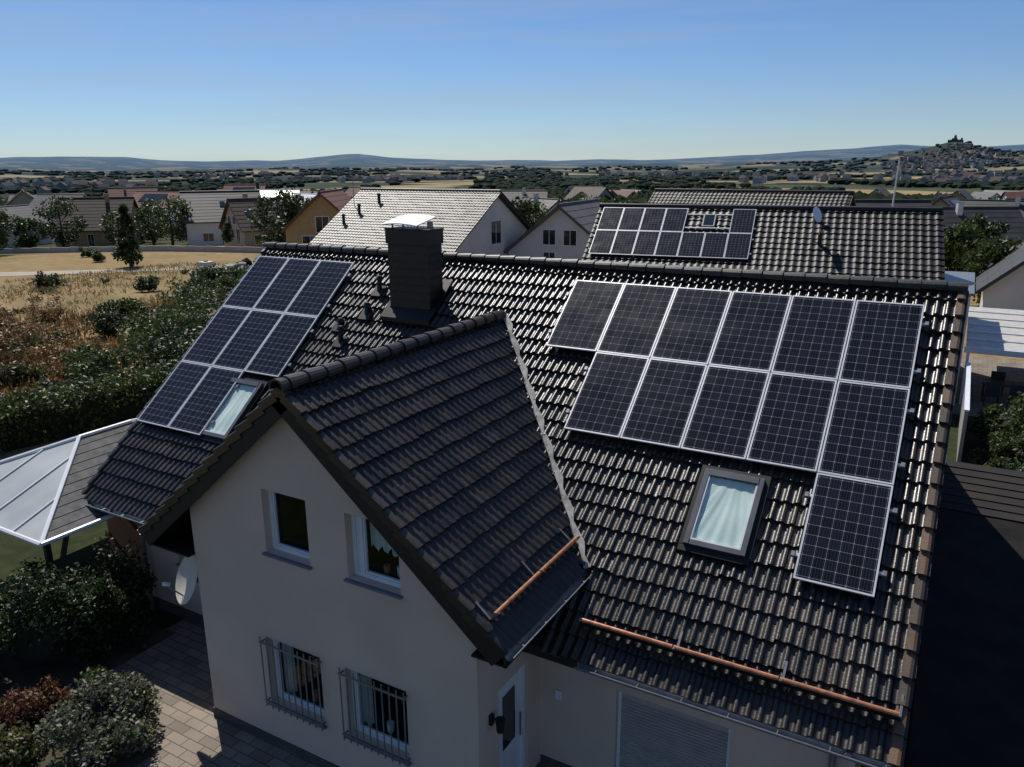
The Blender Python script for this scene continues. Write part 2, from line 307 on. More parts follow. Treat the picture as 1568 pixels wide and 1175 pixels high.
for sg in(1,-1):
    V=np.array((sg*cae,0,-sae));N=np.array((sg*sae,0,cae))
    k=10
    for i in range(k):
        s0,s1=Sex*i/k,Sex*(i+1)/k; zc=ze-(s0+s1)/2*sae; yb=(zc/ta)-.12
        p=np.array((xe,-yf+.04,ze))+V*s0-N*.2
        mb.ob(p,V*(s1-s0),(0,yb+yf-.04,0),N*.13,WOODK)
    p=np.array((xe,-yf-.02,ze))-N*.31
    mb.ob(p+np.array((0,0,0)),V*(Sex+.02),(0,.06,0),N*.28,WOODK)
for x0,x1 in((xe-be+.02,EXL),(EXR,xe+be-.02)):
    mb.box(x0,x1,-yf+.05,-5.2,zeb-.27,zeb-.24,WOODK)
mb.box(xe+be-.06,xe+be-.03,-yf+.05,-4.75,zeb-.27,zeb-.03,WOODK)
mb.box(xe-be+.03,xe-be+.06,-yf+.05,-4.75,zeb-.27,zeb-.03,WOODK)
ye=-SE*ca; zem=-SE*sa
mb.box(XL+.06,EXL-1.1,ye+.05,ye+.08,zem-.2,zem-.02,WOODK); mb.box(EXR+.0,-.05,ye+.05,ye+.08,zem-.2,zem-.02,WOODK)
mb.box(XL+.06,EXL,ye+.08,YM,zem-.2,zem-.17,WOODK); mb.box(EXR,-.05,ye+.08,YM,zem-.2,zem-.17,WOODK)
for x in(XL+.02,-.05):
    mb.ob((x,0,-.36),(.03,0,0),V0*SE,(0,0,.28),WOODK); mb.ob((x,0,-.36),(.03,0,0),np.array((0,ca,-sa))*SE,(0,0,.28),WOODK)
mb.build('roof_structure',H)
def verge(name,p,V,N,S_,out,mat,h=.13):
    p,V,N,out=[np.array(q,float) for q in(p,V,N,out)]; vs=[];fs=[];tint=[]; n=int(math.ceil(S_/.34))
    for i in range(n):
        s0=max(0,S_-(n-i)*.34); s1=S_-(n-i-1)*.34+.025; t=random.random(); l0=-.015;l1=.04
        c=[]
        for s_,l in((s0,l0),(s1,l1)):
            for o_,hh in((-.09,l-.01),(-.07,l+.012),(.0,l+.014),(.035,l+.0),(.04,l-h),(.02,l-h)): c.append(p+V*s_+out*o_+N*hh)
        o=len(vs); vs+=[tuple(q) for q in c]; tint+=[t]*12
        for j in range(5): fs.append((o+j,o+j+1,o+7+j,o+6+j))
        fs.append(tuple(o+6+j for j in range(6)))
    me=bpy.data.meshes.new(name); me.from_pydata(vs,[],fs); me.materials.append(mat); at_=me.attributes.new('tint','FLOAT','POINT'); at_.data.foreach_set('value',np.array(tint,np.float32)); me.update(); link(name,me,H)
verge('verge_tiles_right',(0,0,0),V0,N0,SE,(1,0,0),T_VERGE)
verge('verge_tiles_left',(XL,0,0),V0,N0,SE,(-1,0,0),T_MAIN)
verge('gable_verge_right',(xe,-yf,ze),(cae,0,-sae),(sae,0,cae),Sex,(0,-1,0),T_MAIN,.12)
verge('gable_verge_left',(xe,-yf,ze),(-cae,0,-sae),(-sae,0,cae),Sex,(0,-1,0),T_MAIN,.12)
mb=MB()
class Top:
    def __init__(s,f,br): s.f=f;s.br=br
    def __call__(s,x): return s.f(x)
holes=[(-8.62,-7.74,-3.66,-2.63),(-7.02,-6.10,-3.66,-2.66),(-8.84,-7.70,-6.37,-5.18),(-7.22,-6.09,-6.35,-5.18)]
wall(mb,(0,yw,0),(1,0,0),EXL,EXR,ZG,Top(lambda x: ze-abs(x-xe)*tae-.27,[xe]),holes,.18,(0,1,0),STUC)
wall(mb,(EXR,0,0),(0,1,0),yw,YM,ZG,Top(lambda x:-4.0,[]),[(-6.35,-5.5,ZG+.05,ZG+2.1)],.18,(-1,0,0),STUC)
wall(mb,(EXL,0,0),(0,1,0),yw,YM,ZG,Top(lambda x:-4.0,[]),[],.18,(1,0,0),STUC)
wall(mb,(0,YM,0),(1,0,0),EXR,MR,ZG,Top(lambda x:-4.5,[]),[(-3.64,-1.98,-6.9,-5.42)],.15,(0,1,0),STUC)
wall(mb,(0,YM,0),(1,0,0),ML,EXL,ZG,Top(lambda x:-4.5,[]),[(-13.25,-12.75,-5.9,-5.25)],.15,(0,1,0),STUC)
gt=Top(lambda y:-abs(y)*ta-.28,[0])
wall(mb,(MR,0,0),(0,1,0),YM,-YM,ZG,gt,[],.1,(-1,0,0),STUC); wall(mb,(ML,0,0),(0,1,0),YM,-YM,ZG,gt,[],.1,(1,0,0),STUC)
wall(mb,(0,-YM,0),(1,0,0),ML,MR,ZG,Top(lambda x:-4.5,[]),[],.1,(0,-1,0),STUC)
mb.build('walls',H)
mb=MB()
mb.box(EXL-.02,EXR+.02,yw-.02,yw-.001,ZG,ZG+.16,PLINTH);mb.box(EXL-.02,EXL-.001,yw,YM-.03,ZG,ZG+.16,PLINTH);mb.box(ML,EXL-.03,YM-.02,YM-.001,ZG,ZG+.25,PLINTH); mb.box(EXR+.03,MR,YM-.02,YM-.001,ZG,ZG+.16,PLINTH)
mb.build('plinth',H)
WO=((0,yw,0),(1,0,0),(0,1,0))
POT=M('flower_pot',(.3,.12,.07),rough=.8)
window('window_upper_left',*WO,*holes[0],H,mull=(),inner=[(.75,.14,.05,CURT)])
window('window_upper_right',*WO,*holes[1],H,mull=(.17,),curtain=(.24,1,.42),inner=[(.5,.12,.05,POT),(.75,.16,.045,CURT)])
window('window_lower_left',*WO,*holes[2],H,mull=(),curtain=(.04,.24,.05),inner=[(.6,.18,.06,POT),(.8,.12,.05,CURT)])
window('window_lower_right',*WO,*holes[3],H,mull=(),curtain=(.04,.22,.05),inner=[(.5,.16,.06,CURT)])
window('window_side',(0,YM,0),(1,0,0),(0,1,0),-13.25,-12.75,-5.9,-5.25,H)
for nm,h in(('window_grille_left',holes[2]),('window_grille_right',holes[3])):
    mb=MB(); x0,x1,z0,z1=h; x0-=.02;x1+=.02; y=yw-.09
    for z in(z0+.06,z1-.06): mb.box(x0-.03,x1+.03,y-.012,y+.012,z-.012,z+.012,ZINC)
    n=9
    for i in range(n+1):
        x=x0+(x1-x0)*i/n; mb.cyl((x,y,z0-.04),(x,y,z1+.04),.011,.011,ZINC,6)
    for x in(x0,x1):
        for z in(z0+.06,z1-.06): mb.box(x-.01,x+.01,y,yw+.01,z-.01,z+.01,ZINC)
    mb.build(nm,H)
mb=MB(); x0,x1,z0,z1=-3.64,-1.98,-6.9,-5.42; y=YM+.1; n=26
for i in range(n):
    za=z0+(z1-z0-.12)*i/n; zb=z0+(z1-z0-.12)*(i+1)/n; zm=za+(zb-za)*.7
    mb.quad((x0+.05,y-.004,za),(x1-.05,y-.004,za),(x1-.05,y-.016,zm),(x0+.05,y-.016,zm),mat=SHUT); mb.quad((x0+.05,y-.016,zm),(x1-.05,y-.016,zm),(x1-.05,y+.012,zb),(x0+.05,y+.012,zb),mat=SHUT)
mb.box(x0+.003,x0+.05,y-.03,y+.02,z0,z1-.003,WHITE);mb.box(x1-.05,x1-.003,y-.03,y+.02,z0,z1-.003,WHITE);mb.box(x0+.05,x1-.05,y-.03,y+.02,z1-.12,z1-.003,SHUT)
mb.box(x0-.05,x1+.05,YM-.05,YM+.08,z0-.04,z0-.003,SILL)
mb.build('roller_shutter_window',H)
mb=MB(); x=EXR-.1
mb.box(x-.04,x+.05,-6.345,-6.27,ZG+.05,ZG+2.095,WHITE);mb.box(x-.04,x+.05,-5.58,-5.505,ZG+.05,ZG+2.095,WHITE);mb.box(x-.04,x+.05,-6.27,-5.58,ZG+2.0,ZG+2.095,WHITE)
mb.box(x-.03,x+.01,-6.27,-5.58,ZG+.06,ZG+2.0,WHITE); mb.box(x+.012,x+.02,-6.1,-5.75,ZG+.9,ZG+1.8,DGLASS)
mb.cyl((x+.07,-5.68,ZG+.9),(x+.07,-5.68,ZG+1.3),.015,.015,ZINC,6)
mb.build('side_door',H)
mb=MB()
mb.box(EXR,EXR+.05,-6.62,-6.54,ZG+1.75,ZG+1.9,BLACKM); mb.cyl((EXR+.05,-6.58,ZG+1.85),(EXR+.16,-6.58,ZG+1.85),.012,.012,BLACKM,6); mb.cyl((EXR+.16,-6.58,ZG+1.68),(EXR+.16,-6.58,ZG+1.88),.05,.07,BLACKM,10)
mb.box(-4.62,-4.52,YM-.03,YM,ZG+1.3,ZG+1.45,WHITE)
mb.build('wall_lamp_and_intercom',H)
def gutter(mb,p,d,L,mat=ZINC,r=.065):
    p=Vector(p);d=Vector(d).normalized();s_=d.cross(Vector((0,0,1)));k=8;vs=[]
    for rr in(r,r-.006):
        for q in(p,p+d*L):
            for j in range(k+1):
                th=math.pi+math.pi*j/k; vs.append(q+s_*math.cos(th)*rr+Vector((0,0,math.sin(th)*rr)))
    fs=[(j,j+1,k+2+j,k+1+j) for j in range(k)]; o=2*(k+1); fs+=[(o+j+1,o+j,o+k+1+j,o+k+2+j) for j in range(k)]
    mb.add(vs,fs,mat)
    for e in(-1,1):
        mb.cyl(p+s_*r*e,p+s_*r*e+d*L,.01,.01,mat,6)
    x=.3
    while x<L: mb.cyl(p+s_*r+d*x,p-s_*r+d*x,.006,.006,mat,5); x+=.6
mb=MB()
gutter(mb,(EXR+.9,ye-.05,zem-.045),(1,0,0),3.95); gutter(mb,(XL,ye-.05,zem-.045),(1,0,0),3.6)
gutter(mb,(xe+be+.05,-yf,zeb-.045),(0,1,0),2.25); gutter(mb,(xe-be-.05,-yf,zeb-.045),(0,1,0),2.25)
mb.cyl((ML+.12,YM-.08,ZG),(ML+.12,YM-.08,zem-.3),.045,.045,ZINC,10); mb.cyl((ML+.12,YM-.08,zem-.3),(ML+.0,ye-.05,zem-.08),.045,.045,ZINC,10)
mb.cyl((-.7,YM-.08,ZG),(-.7,YM-.08,zem-.3),.045,.045,ZINC,10); mb.cyl((-.7,YM-.08,zem-.3),(-.5,ye-.05,zem-.08),.045,.045,ZINC,10)
mb.build('gutters',H)
mb=MB()
p0=np.array((xe,ze/ta,ze)); p1=np.array((xe+be,zeb/ta,zeb)); d=(p1-p0);Lv=np.linalg.norm(d);d/=Lv
sm=np.cross(N0,d); sm/=np.linalg.norm(sm)
if sm[0]<0: sm=-sm
se=np.cross(Ne,d); se/=np.linalg.norm(se)
if se[1]>0: se=-se
k=28; vs=[]
for i in range(k+1):
    q=p0+d*(Lv*i/k); wv=.10+.03*((i*7)%3-1); off=N0*.03+Ne*.03
    vs+=[q+sm*wv+N0*.04+Ne*.01,q+off*.6,q+se*(.04+.02*((i*5)%3-1))+Ne*.05]
mb.add(vs,[(3*i,3*i+1,3*i+4,3*i+3) for i in range(k)]+[(3*i+1,3*i+2,3*i+5,3*i+4) for i in range(k)],LEAD)
mb.build('valley_flashing',H)
def guard(mb,p0,p1,V,N):
    p0,p1,V,N=[np.array(q,float) for q in(p0,p1,V,N)]; d=p1-p0;L=np.linalg.norm(d);d/=L
    n=max(2,int(L/1.3));
    for i in range(n):
        a0=L*i/n;b0=L*(i+1)/n-.02; j0,j1=random.uniform(-.008,.008),random.uniform(-.008,.008)
        mb.cyl(p0+d*a0+N*(.17+j0),p0+d*b0+N*(.17+j1),.03,.03,COPPER,10)
    mb.ob(p0+N*.015+V*.02,d*L,V*.012,N*.13,BLACKM)
    for i in range(n+1):
        q=p0+d*min(L-.03,L*i/n); mb.ob(q-V*.28+N*.035,d*.03,V*.3,N*.012,ZINC); mb.ob(q-V*.0+N*.03,d*.03,V*.03,N*.19,ZINC)
mb=MB(); s_=6.88
guard(mb,np.array((-4.1,0,0))+V0*s_,np.array((-.02,0,0))+V0*s_,V0,N0)
Ve=np.array((cae,0,-sae)); se_=Sex-.42
guard(mb,np.array((xe,-6.95,ze))+Ve*se_,np.array((xe,-4.55,ze))+Ve*se_,Ve,Ne)
mb.build('snow_guards',H)
# chimney
mb=MB(); cx0,cx1,cy0,cy1=-10.47,-9.45,-1.34,-.86
mb.box(cx0,cx1,cy0,cy1,-1.6,.38,SLATE); mb.box(cx0-.03,cx1+.03,cy0-.03,cy1+.03,.38,.66,SLATE)
z=-1.1
while z<.35: mb.box(cx0-.012,cx1+.012,cy0-.012,cy1+.012,z,z+.012,SLATE); z+=.16
mb.ob((cx0-.12,cy0-.22,cy0*ta-.12),(cx1-cx0+.24,0,0),(0,.9,.9*ta),(0,0,.09),BLACKM)
for x in(cx0+.08,cx1-.3):
    for y in(cy0+.05,cy1-.07): mb.box(x,x+.03,y,y+.03,.66,.80,ZINC)
mb.box(cx0-.04,cx1+.04,cy0-.04,cy1+.04,.66,.69,BLACKM)
CAPM=M('steel_cap',(.80,.78,.74),(.7,.68,.65),rough=.45)
vs=[];n=10
for i in range(n+1):
    x=cx0-.08+(cx1-cx0-.1)*i/n; zz=.80+.035*math.sin(math.pi*i/n)
    vs+=[(x,cy0-.12,zz-.05),(x,cy1+.1,zz+.09),(x,cy0-.12,zz-.03),(x,cy1+.1,zz+.11)]
fs=[]
for i in range(n):
    o=4*i; fs+=[(o,o+4,o+5,o+1),(o+2,o+3,o+7,o+6),(o,o+2,o+6,o+4),(o+1,o+5,o+7,o+3)]
mb.add(vs,fs+[(0,1,3,2),(4*n,4*n+2,4*n+3,4*n+1)],CAPM)
mb.cyl((cx1-.1,-1.1,.66),(cx1-.1,-1.1,.84),.06,.06,ZINC,10)
mb.build('chimney',H)
mb=MB()
for X,s_,hh_ in((-11.1,1.03,.34),(-11.05,1.7,.26),(-11.28,2.5,.34),(-11.55,2.1,.18)):
    q=np.array((X,0,0))+V0*s_
    mb.ob(q-np.array((.14,0,0))-N0*.01,(.28,0,0),V0*.3,N0*.06,T_DK2)
    q=q+V0*.12; mb.cyl(q+N0*.03,q+np.array((0,0,hh_-.08)),.055,.05,BLACKM,12); mb.cyl(q+np.array((0,0,hh_-.08)),q+np.array((0,0,hh_)),.095,.05,BLACKM,12)
mb.build('roof_vents',H)
def skylight(name,X0,X1,s0,s1):
    mb=MB(); U=np.array((1.,0,0)); P=lambda x,s_,h: np.array((x,0,0))+V0*s_+N0*h
    t=.075
    def b(xa,xb,sa_,sb_,h0,h1,mat): mb.ob(P(xa,sa_,h0),U*(xb-xa),V0*(sb_-sa_),N0*(h1-h0),mat)
    b(X0-.07,X1+.07,s0-.08,s0,-.02,.055,BLACKM);b(X0-.07,X1+.07,s1,s1+.10,-.02,.05,BLACKM);b(X0-.07,X0,s0,s1,-.02,.055,BLACKM);b(X1,X1+.07,s0,s1,-.02,.055,BLACKM)
    G=M('skylight_frame',(.13,.135,.145),rough=.35,metal=.4)
    b(X0,X0+t,s0,s1,0,.11,G);b(X1-t,X1,s0,s1,0,.11,G);b(X0+t,X1-t,s0,s0+t+.03,0,.12,G);b(X0+t,X1-t,s1-t,s1,0,.10,G)
    b(X0+t,X0+t+.025,s0+t+.03,s1-t,.02,.10,ALU);b(X1-t-.025,X1-t,s0+t+.03,s1-t,.02,.10,ALU);b(X0+t+.025,X1-t-.025,s1-t-.025,s1-t,.02,.10,ALU)
    n=40;vs=[];xa,xb=X0+t+.025,X1-t-.025;sA,sB=s0+t+.03,s1-t-.025
    rows=24
    for j in range(rows+1):
        for i in range(n+1):
            u=i/n;v=j/rows; fan=(u-.55)/(0.25+v*.75)
            h=.05+.010*math.sin(fan*9+1)*(.3+v*.5)+.005*math.sin(fan*23+v*3)*v+.005*math.sin(v*8+u*4)
            vs.append(P(xa+(xb-xa)*u,sA+(sB-sA)*v,h))
    mb.add(vs,[(j*(n+1)+i,j*(n+1)+i+1,(j+1)*(n+1)+i+1,(j+1)*(n+1)+i) for j in range(rows) for i in range(n)],BLIND)
    mb.quad(P(xa,sA,.085),P(xb,sA,.085),P(xb,sB,.085),P(xa,sB,.085),mat=GLASS)
    mb.build(name,H)
skylight('roof_window_right',-3.06,-2.18,4.10,5.36); skylight('roof_window_left',-13.45,-12.5,4.0,5.42)
# satellite dish
D=empty('satellite_dish',(-10.7,-6.7,-4.8)); mb=MB(); c=Vector((-10.78,-6.75,-4.78)); ax=Vector((-.33,-.86,.40)).normalized(); a1=ax.orthogonal().normalized(); b1=ax.cross(a1)
n=28;vs=[c-ax*.07]; rings=6
for j in range(1,rings+1):
    r=.42*j/rings
    for i in range(n): t=2*math.pi*i/n; vs.append(c+(a1*math.cos(t)+b1*math.sin(t))*r+ax*(-.07+.08*(j/rings)**2))
fs=[(0,1+i,1+(i+1)%n) for i in range(n)]
for j in range(rings-1):
    for i in range(n): o=1+j*n; fs.append((o+i,o+n+i,o+n+(i+1)%n,o+(i+1)%n))
DISH=M('dish_paint',(.60,.54,.44),(.54,.48,.40),rough=.5)
mb.add(vs,fs,DISH); mb.cyl(c-ax*.07,c-ax*.2,.05,.04,ZINC,8); mb.cyl(c-ax*.16,(-10.3,-6.62,-4.9),.022,.022,ZINC,8)
lowp=c+Vector((0,0,-.38)); lnb=c+ax*.42+Vector((0,0,-.12))
mb.cyl(lowp,lnb,.014,.014,ZINC,6); mb.cyl(lnb,lnb-ax*.12,.035,.03,WHITE,8)
mb.box(-10.32,-10.292,-6.68,-6.56,-4.98,-4.8,ZINC)
mb.build('dish',D,smooth=True)
# ------------------------------------------------------------ solar panels
def modules(parentname,O,U,V,cells,w=1.01,h=1.6704,off=.12):
    O,U,V=[np.array(q,float) for q in(O,U,V)]; N=np.cross(U,V); N/=np.linalg.norm(N); N=N if N[2]>0 else -N
    E=empty(parentname,tuple(O)); fr=MB(); g=.008; fw_=.024; th=.035
    gv=[];gf=[];guv=[]
    for i,j in cells:
        p=O+U*(j*w)+V*(i*h)+N*off; W_=w-2*g; H_=h-2*g; p=p+U*g+V*g
        q=p-N*th
        fr.ob(q,U*fw_,V*H_,N*th,ALU);fr.ob(q+U*(W_-fw_),U*fw_,V*H_,N*th,ALU);fr.ob(q+U*fw_,U*(W_-2*fw_),V*fw_,N*th,ALU);fr.ob(q+U*fw_+V*(H_-fw_),U*(W_-2*fw_),V*fw_,N*th,ALU)
        o=len(gv); pp=p-N*.004
        A=pp+U*fw_+V*fw_;B=A+U*(W_-2*fw_);C=B+V*(H_-2*fw_);D_=A+V*(H_-2*fw_)
        tl=[N*rng.normal(0,.0015) for _ in range(4)]
        gv+=[A+tl[0],B+tl[1],C+tl[2],D_+tl[3]]; m_=.02; gf.append((o+3,o+2,o+1,o) if np.dot(np.cross(B-A,C-B),N)<0 else (o,o+1,o+2,o+3))
        guv.append(([(-m_/1,1+m_),(1+m_,1+m_),(1+m_,-m_),(-m_,-m_)]))
        fr.ob(pp+U*fw_+V*fw_-N*.014,U*(W_-2*fw_),V*(H_-2*fw_),N*.005,BLACKM)
    rows=sorted(set(i for i,j in cells))
    for i in rows:
        js=[j for k,j in cells if k==i]; a0=min(js)*w-.07; b0=(max(js)+1)*w+.07
        for f in(.22,.78):
            q=O+U*a0+V*(i*h+h*f-.02)+N*.03; fr.ob(q,U*(b0-a0),V*.04,N*.052,ALU)
            for e in(a0-.02,b0-.03): fr.ob(O+U*e+V*(i*h+h*f-.035)+N*.03,U*.05,V*.07,N*.07,ZINC)
    fr.build('frames_and_rails',E)
    me=bpy.data.meshes.new('cells'); me.from_pydata([tuple(map(float,v)) for v in gv],[],gf); uv=me.uv_layers.new(name='UVMap')
    for k,f in enumerate(gf):
        base=guv[k]; order=[vi-4*k for vi in f]
        for l,oi in zip(me.polygons[k].loop_indices,order): uv.data[l].uv=base[oi]
    me.materials.append(CELLS); me.update(); link('cells',me,E)
modules('solar_panel_array',np.array((-6.5636,0,0))+V0*.5055,(1,0,0),V0,[(0,j) for j in range(6)]+[(1,j) for j in range(1,6)]+[(2,5)])
modules('solar_panel_array',np.array((-15.2134,0,0))+V0*.4641,(1,0,0),V0,[(0,0),(0,1),(0,2),(1,0),(1,1),(1,2),(2,0),(2,1)])
# ------------------------------------------------------------ terrain
HP=np.array([[-1200,12],[-400,11],[0,12],[100,13],[200,12],[250,8],[330,7],[430,8],[500,12],[550,16],[600,11],[700,7],[850,5],[1000,6],[1100,9],[1200,13],[1300,19],[1380,23],[1430,21],[1500,19],[1570,20],[1700,25],[2400,15]],float)
GP=np.array([[0,-7.2],[55,-7.2],[90,-8.3],[120,-9.3],[150,-10.8],[200,-12.2],[300,-15.5],[520,-25],[800,-30],[50000,-30]],float)
def nz2(x,y): return np.sin(x*1.7+1.3*np.sin(y*1.1))*.5+np.sin(x*4.1+y*2.3+1.)*.3+np.sin(y*5.3-x*2.9)*.2
def ss(a_,b_,v): t=np.clip((v-a_)/(b_-a_),0,1); return t*t*(3-2*t)
CH=at(1462,3000); CH2=at(1640,3300)
def gz0(x,y):
    x=np.asarray(x,float);y=np.asarray(y,float); dx=x-CAM[0];dy=y-CAM[1]
    F=-.497*dx+.868*dy;R=.868*dx+.497*dy;r=np.hypot(dx,dy)
    phi=np.arctan2(R,F); px=784+1250*np.tan(np.clip(phi,-1.2,1.2)); px=np.where(np.abs(phi)>1.2,np.sign(phi)*2400,px)
    z=np.interp(r,GP[:,0],GP[:,1])
    z=z+ss(600,1500,r)*nz2(x/700,y/700)*5
    hill=CAM[2]+np.interp(px,HP[:,0],HP[:,1])/1250.*9000*1.0
    hill=hill+nz2(phi*14,r*0)*9+nz2(phi*45,r*0)*3
    z=z*(1-ss(6000,9000,r))+hill*ss(6000,9000,r)
    z=z+ss(2500,3600,r)*(1-ss(3600,4700,r))*(14+9*nz2(phi*9,phi*3)+np.where(px>1000,np.clip((px-1000)/400,0,1)*30,0))
    z=z+ss(4600,5600,r)*(1-ss(5600,6600,r))*(30+16*nz2(phi*6+2,phi*5))
    z=z-ss(9000,16000,r)*200
    return z
BASE=float(gz0(*CH))
def gz(x,y):
    z=gz0(x,y); x=np.asarray(x,float);y=np.asarray(y,float)
    c=CH; dd=np.hypot(x-c[0],(y-c[1])); pk=CAM[2]+29/1250*3000-BASE; z=z+pk*(np.exp(-(dd/75)**2)*.4+.6*np.exp(-(dd/230)**2))
    c2=CH2; dd=np.hypot(x-c2[0],y-c2[1]); z=z+30*np.exp(-(dd/420)**2)
    return z
rr=np.concatenate([np.linspace(2,150,26),np.geomspace(165,20000,150)]); NA=1000
th=np.linspace(0,2*np.pi,NA,endpoint=False)
gx=(rr[:,None]*np.cos(th)[None]).ravel()+CAM[0]; gy=(rr[:,None]*np.sin(th)[None]).ravel()+CAM[1]
vz=gz(gx,gy); V_=np.stack([gx,gy,vz],1); V_=np.vstack([V_,[[CAM[0],CAM[1],ZG]]])
nr=len(rr); ii,jj=np.meshgrid(np.arange(nr-1),np.arange(NA),indexing='ij'); ii=ii.ravel();jj=jj.ravel();j2=(jj+1)%NA
fs=np.stack([ii*NA+jj,(ii+1)*NA+jj,(ii+1)*NA+j2,ii*NA+j2],1).tolist()+[(nr*NA,j,(j+1)%NA) for j in range(NA)]
me=bpy.data.meshes.new('ground'); me.from_pydata(V_.tolist(),[],fs); me.polygons.foreach_set('use_smooth',[True]*len(me.polygons))
gm=bpy.data.materials.new('ground_fields'); gm.use_nodes=True; n=gm.node_tree; b=n.nodes['Principled BSDF']; L=n.links.new
b.inputs['Roughness'].default_value=1; b.inputs['Specular IOR Level'].default_value=.1
g=n.nodes.new('ShaderNodeNewGeometry'); ln=n.nodes.new('ShaderNodeVectorMath'); ln.operation='LENGTH'; L(g.outputs['Position'],ln.inputs[0])
def noise(sc,det=6,rg=.6):
    q=n.nodes.new('ShaderNodeTexNoise'); q.inputs['Scale'].default_value=sc;q.inputs['Detail'].default_value=det;q.inputs['Roughness'].default_value=rg; L(g.outputs['Position'],q.inputs['Vector']); return q.outputs['Fac']
def ramp(src,els,const=False):
    q=n.nodes.new('ShaderNodeValToRGB'); e=q.color_ramp.elements; 
    if const: q.color_ramp.interpolation='CONSTANT'
    e[0].position=els[0][0];e[0].color=(*els[0][1],1);e[1].position=els[-1][0];e[1].color=(*els[-1][1],1)
    for p_,c_ in els[1:-1]: x=e.new(p_);x.color=(*c_,1)
    L(src,q.inputs[0]); return q.outputs[0]
def mixc(f,a_,b_):
    q=n.nodes.new('ShaderNodeMix');q.data_type='RGBA'; L(f,q.inputs[0])
    for k_,v in((6,a_),(7,b_)):
        if isinstance(v,tuple): q.inputs[k_].default_value=(*v,1)
        else: L(v,q.inputs[k_])
    return q.outputs[2]
def mrange(src,a_,b_,c_=0,d_=1):
    q=n.nodes.new('ShaderNodeMapRange'); q.inputs[1].default_value=a_;q.inputs[2].default_value=b_;q.inputs[3].default_value=c_;q.inputs[4].default_value=d_; L(src,q.inputs[0]); return q.outputs[0]
near=mixc(ramp(noise(.09),[(.5,(0,0,0)),(.72,(1,1,1))]),ramp(noise(1.2,8),[(.3,(.20,.14,.065)),(.7,(.29,.215,.11))]),ramp(noise(2.,8),[(.3,(.11,.095,.04)),(.7,(.18,.145,.07))]))
near=mixc(mrange(noise(.35,8,.75),.5,.72,0,.7),near,(.13,.09,.045))
vor=n.nodes.new('ShaderNodeTexVoronoi'); vor.inputs['Scale'].default_value=.0045; mpv=n.nodes.new('ShaderNodeMapping'); mpv.inputs['Rotation'].default_value=(0,0,.5); mpv.inputs['Scale'].default_value=(1,1.8,0)
L(g.outputs['Position'],mpv.inputs['Vector']);L(mpv.outputs[0],vor.inputs['Vector'])
fld=ramp(vor.outputs['Color'],[(0,(.03,.04,.018)),(.3,(.30,.22,.11)),(.42,(.05,.06,.025)),(.5,(.022,.032,.015)),(.58,(.34,.26,.14)),(.68,(.06,.07,.03)),(.78,(.30,.23,.12)),(.88,(.04,.05,.02))],True)
fld2=mixc(ramp(noise(.003,8,.65),[(.50,(0,0,0)),(.54,(1,1,1))]),fld,(.016,.024,.012))
fld3=mixc(mrange(noise(.05,8,.8),.45,.65,0,.35),fld2,(.014,.02,.01))
town=ramp(noise(.06,7,.7),[(.35,(.03,.04,.016)),(.55,(.06,.062,.03)),(.7,(.15,.125,.08))])
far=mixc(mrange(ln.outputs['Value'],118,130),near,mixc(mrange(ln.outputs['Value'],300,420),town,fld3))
hz=mixc(mrange(ln.outputs['Value'],600,5200,0,.5),far,(.045,.08,.115)); hz=mixc(mrange(ln.outputs['Value'],4600,9500,0,.92),hz,(.065,.125,.20))  # aerial haze painted in: base colour turns bluish with distance
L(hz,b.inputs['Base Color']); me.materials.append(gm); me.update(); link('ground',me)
PAV=bpy.data.materials.new('paving'); PAV.use_nodes=True; n_=PAV.node_tree; bk=n_.nodes.new('ShaderNodeTexBrick'); t_=n_.nodes.new('ShaderNodeTexCoord'); bk.inputs['Scale'].default_value=1.3
bk.inputs['Color1'].default_value=(.34,.28,.22,1);bk.inputs['Color2'].default_value=(.21,.175,.14,1);bk.inputs['Mortar'].default_value=(.09,.08,.06,1);bk.inputs['Mortar Size'].default_value=.012
nn2=n_.nodes.new('ShaderNodeTexNoise'); nn2.inputs['Scale'].default_value=1.4; nn2.inputs['Detail'].default_value=8; mm2=n_.nodes.new('ShaderNodeMix'); mm2.data_type='RGBA'; mm2.blend_type='MULTIPLY'; mm2.inputs[0].default_value=.6
n_.links.new(t_.outputs['Object'],nn2.inputs['Vector']); n_.links.new(t_.outputs['Object'],bk.inputs[0]);n_.links.new(bk.outputs[0],mm2.inputs[6]); n_.links.new(nn2.outputs['Fac'],mm2.inputs[7]); n_.links.new(mm2.outputs[2],n_.nodes['Principled BSDF'].inputs['Base Color']); n_.nodes['Principled BSDF'].inputs['Roughness'].default_value=.85
mb=MB(); z=ZG+.008
mb.quad((-13.3,-9.4,z),(-.2,-9.4,z),(-.2,-5.1,z),(-13.3,-5.1,z),mat=PAV); mb.build('patio_paving')
mb=MB(); z=ZG+.004
mb.quad((-24,-45,z),(12,-45,z),(12,-9.4,z),(-24,-9.4,z),mat=LAWN);mb.quad((-.2,-9.4,z),(12,-9.4,z),(12,18.3,z),(-.2,18.3,z),mat=LAWN);mb.quad((-24,-9.4,z),(-13.3,-9.4,z),(-13.3,-.5,z),(-24,-.5,z),mat=LAWN); mb.build('added_dark_lawn')  # sheet added for dark pane reflections and a darker strip beside the house
ROADM=M('gravel_road',(.36,.31,.25),(.30,.26,.20),scale=.5,rough=1)
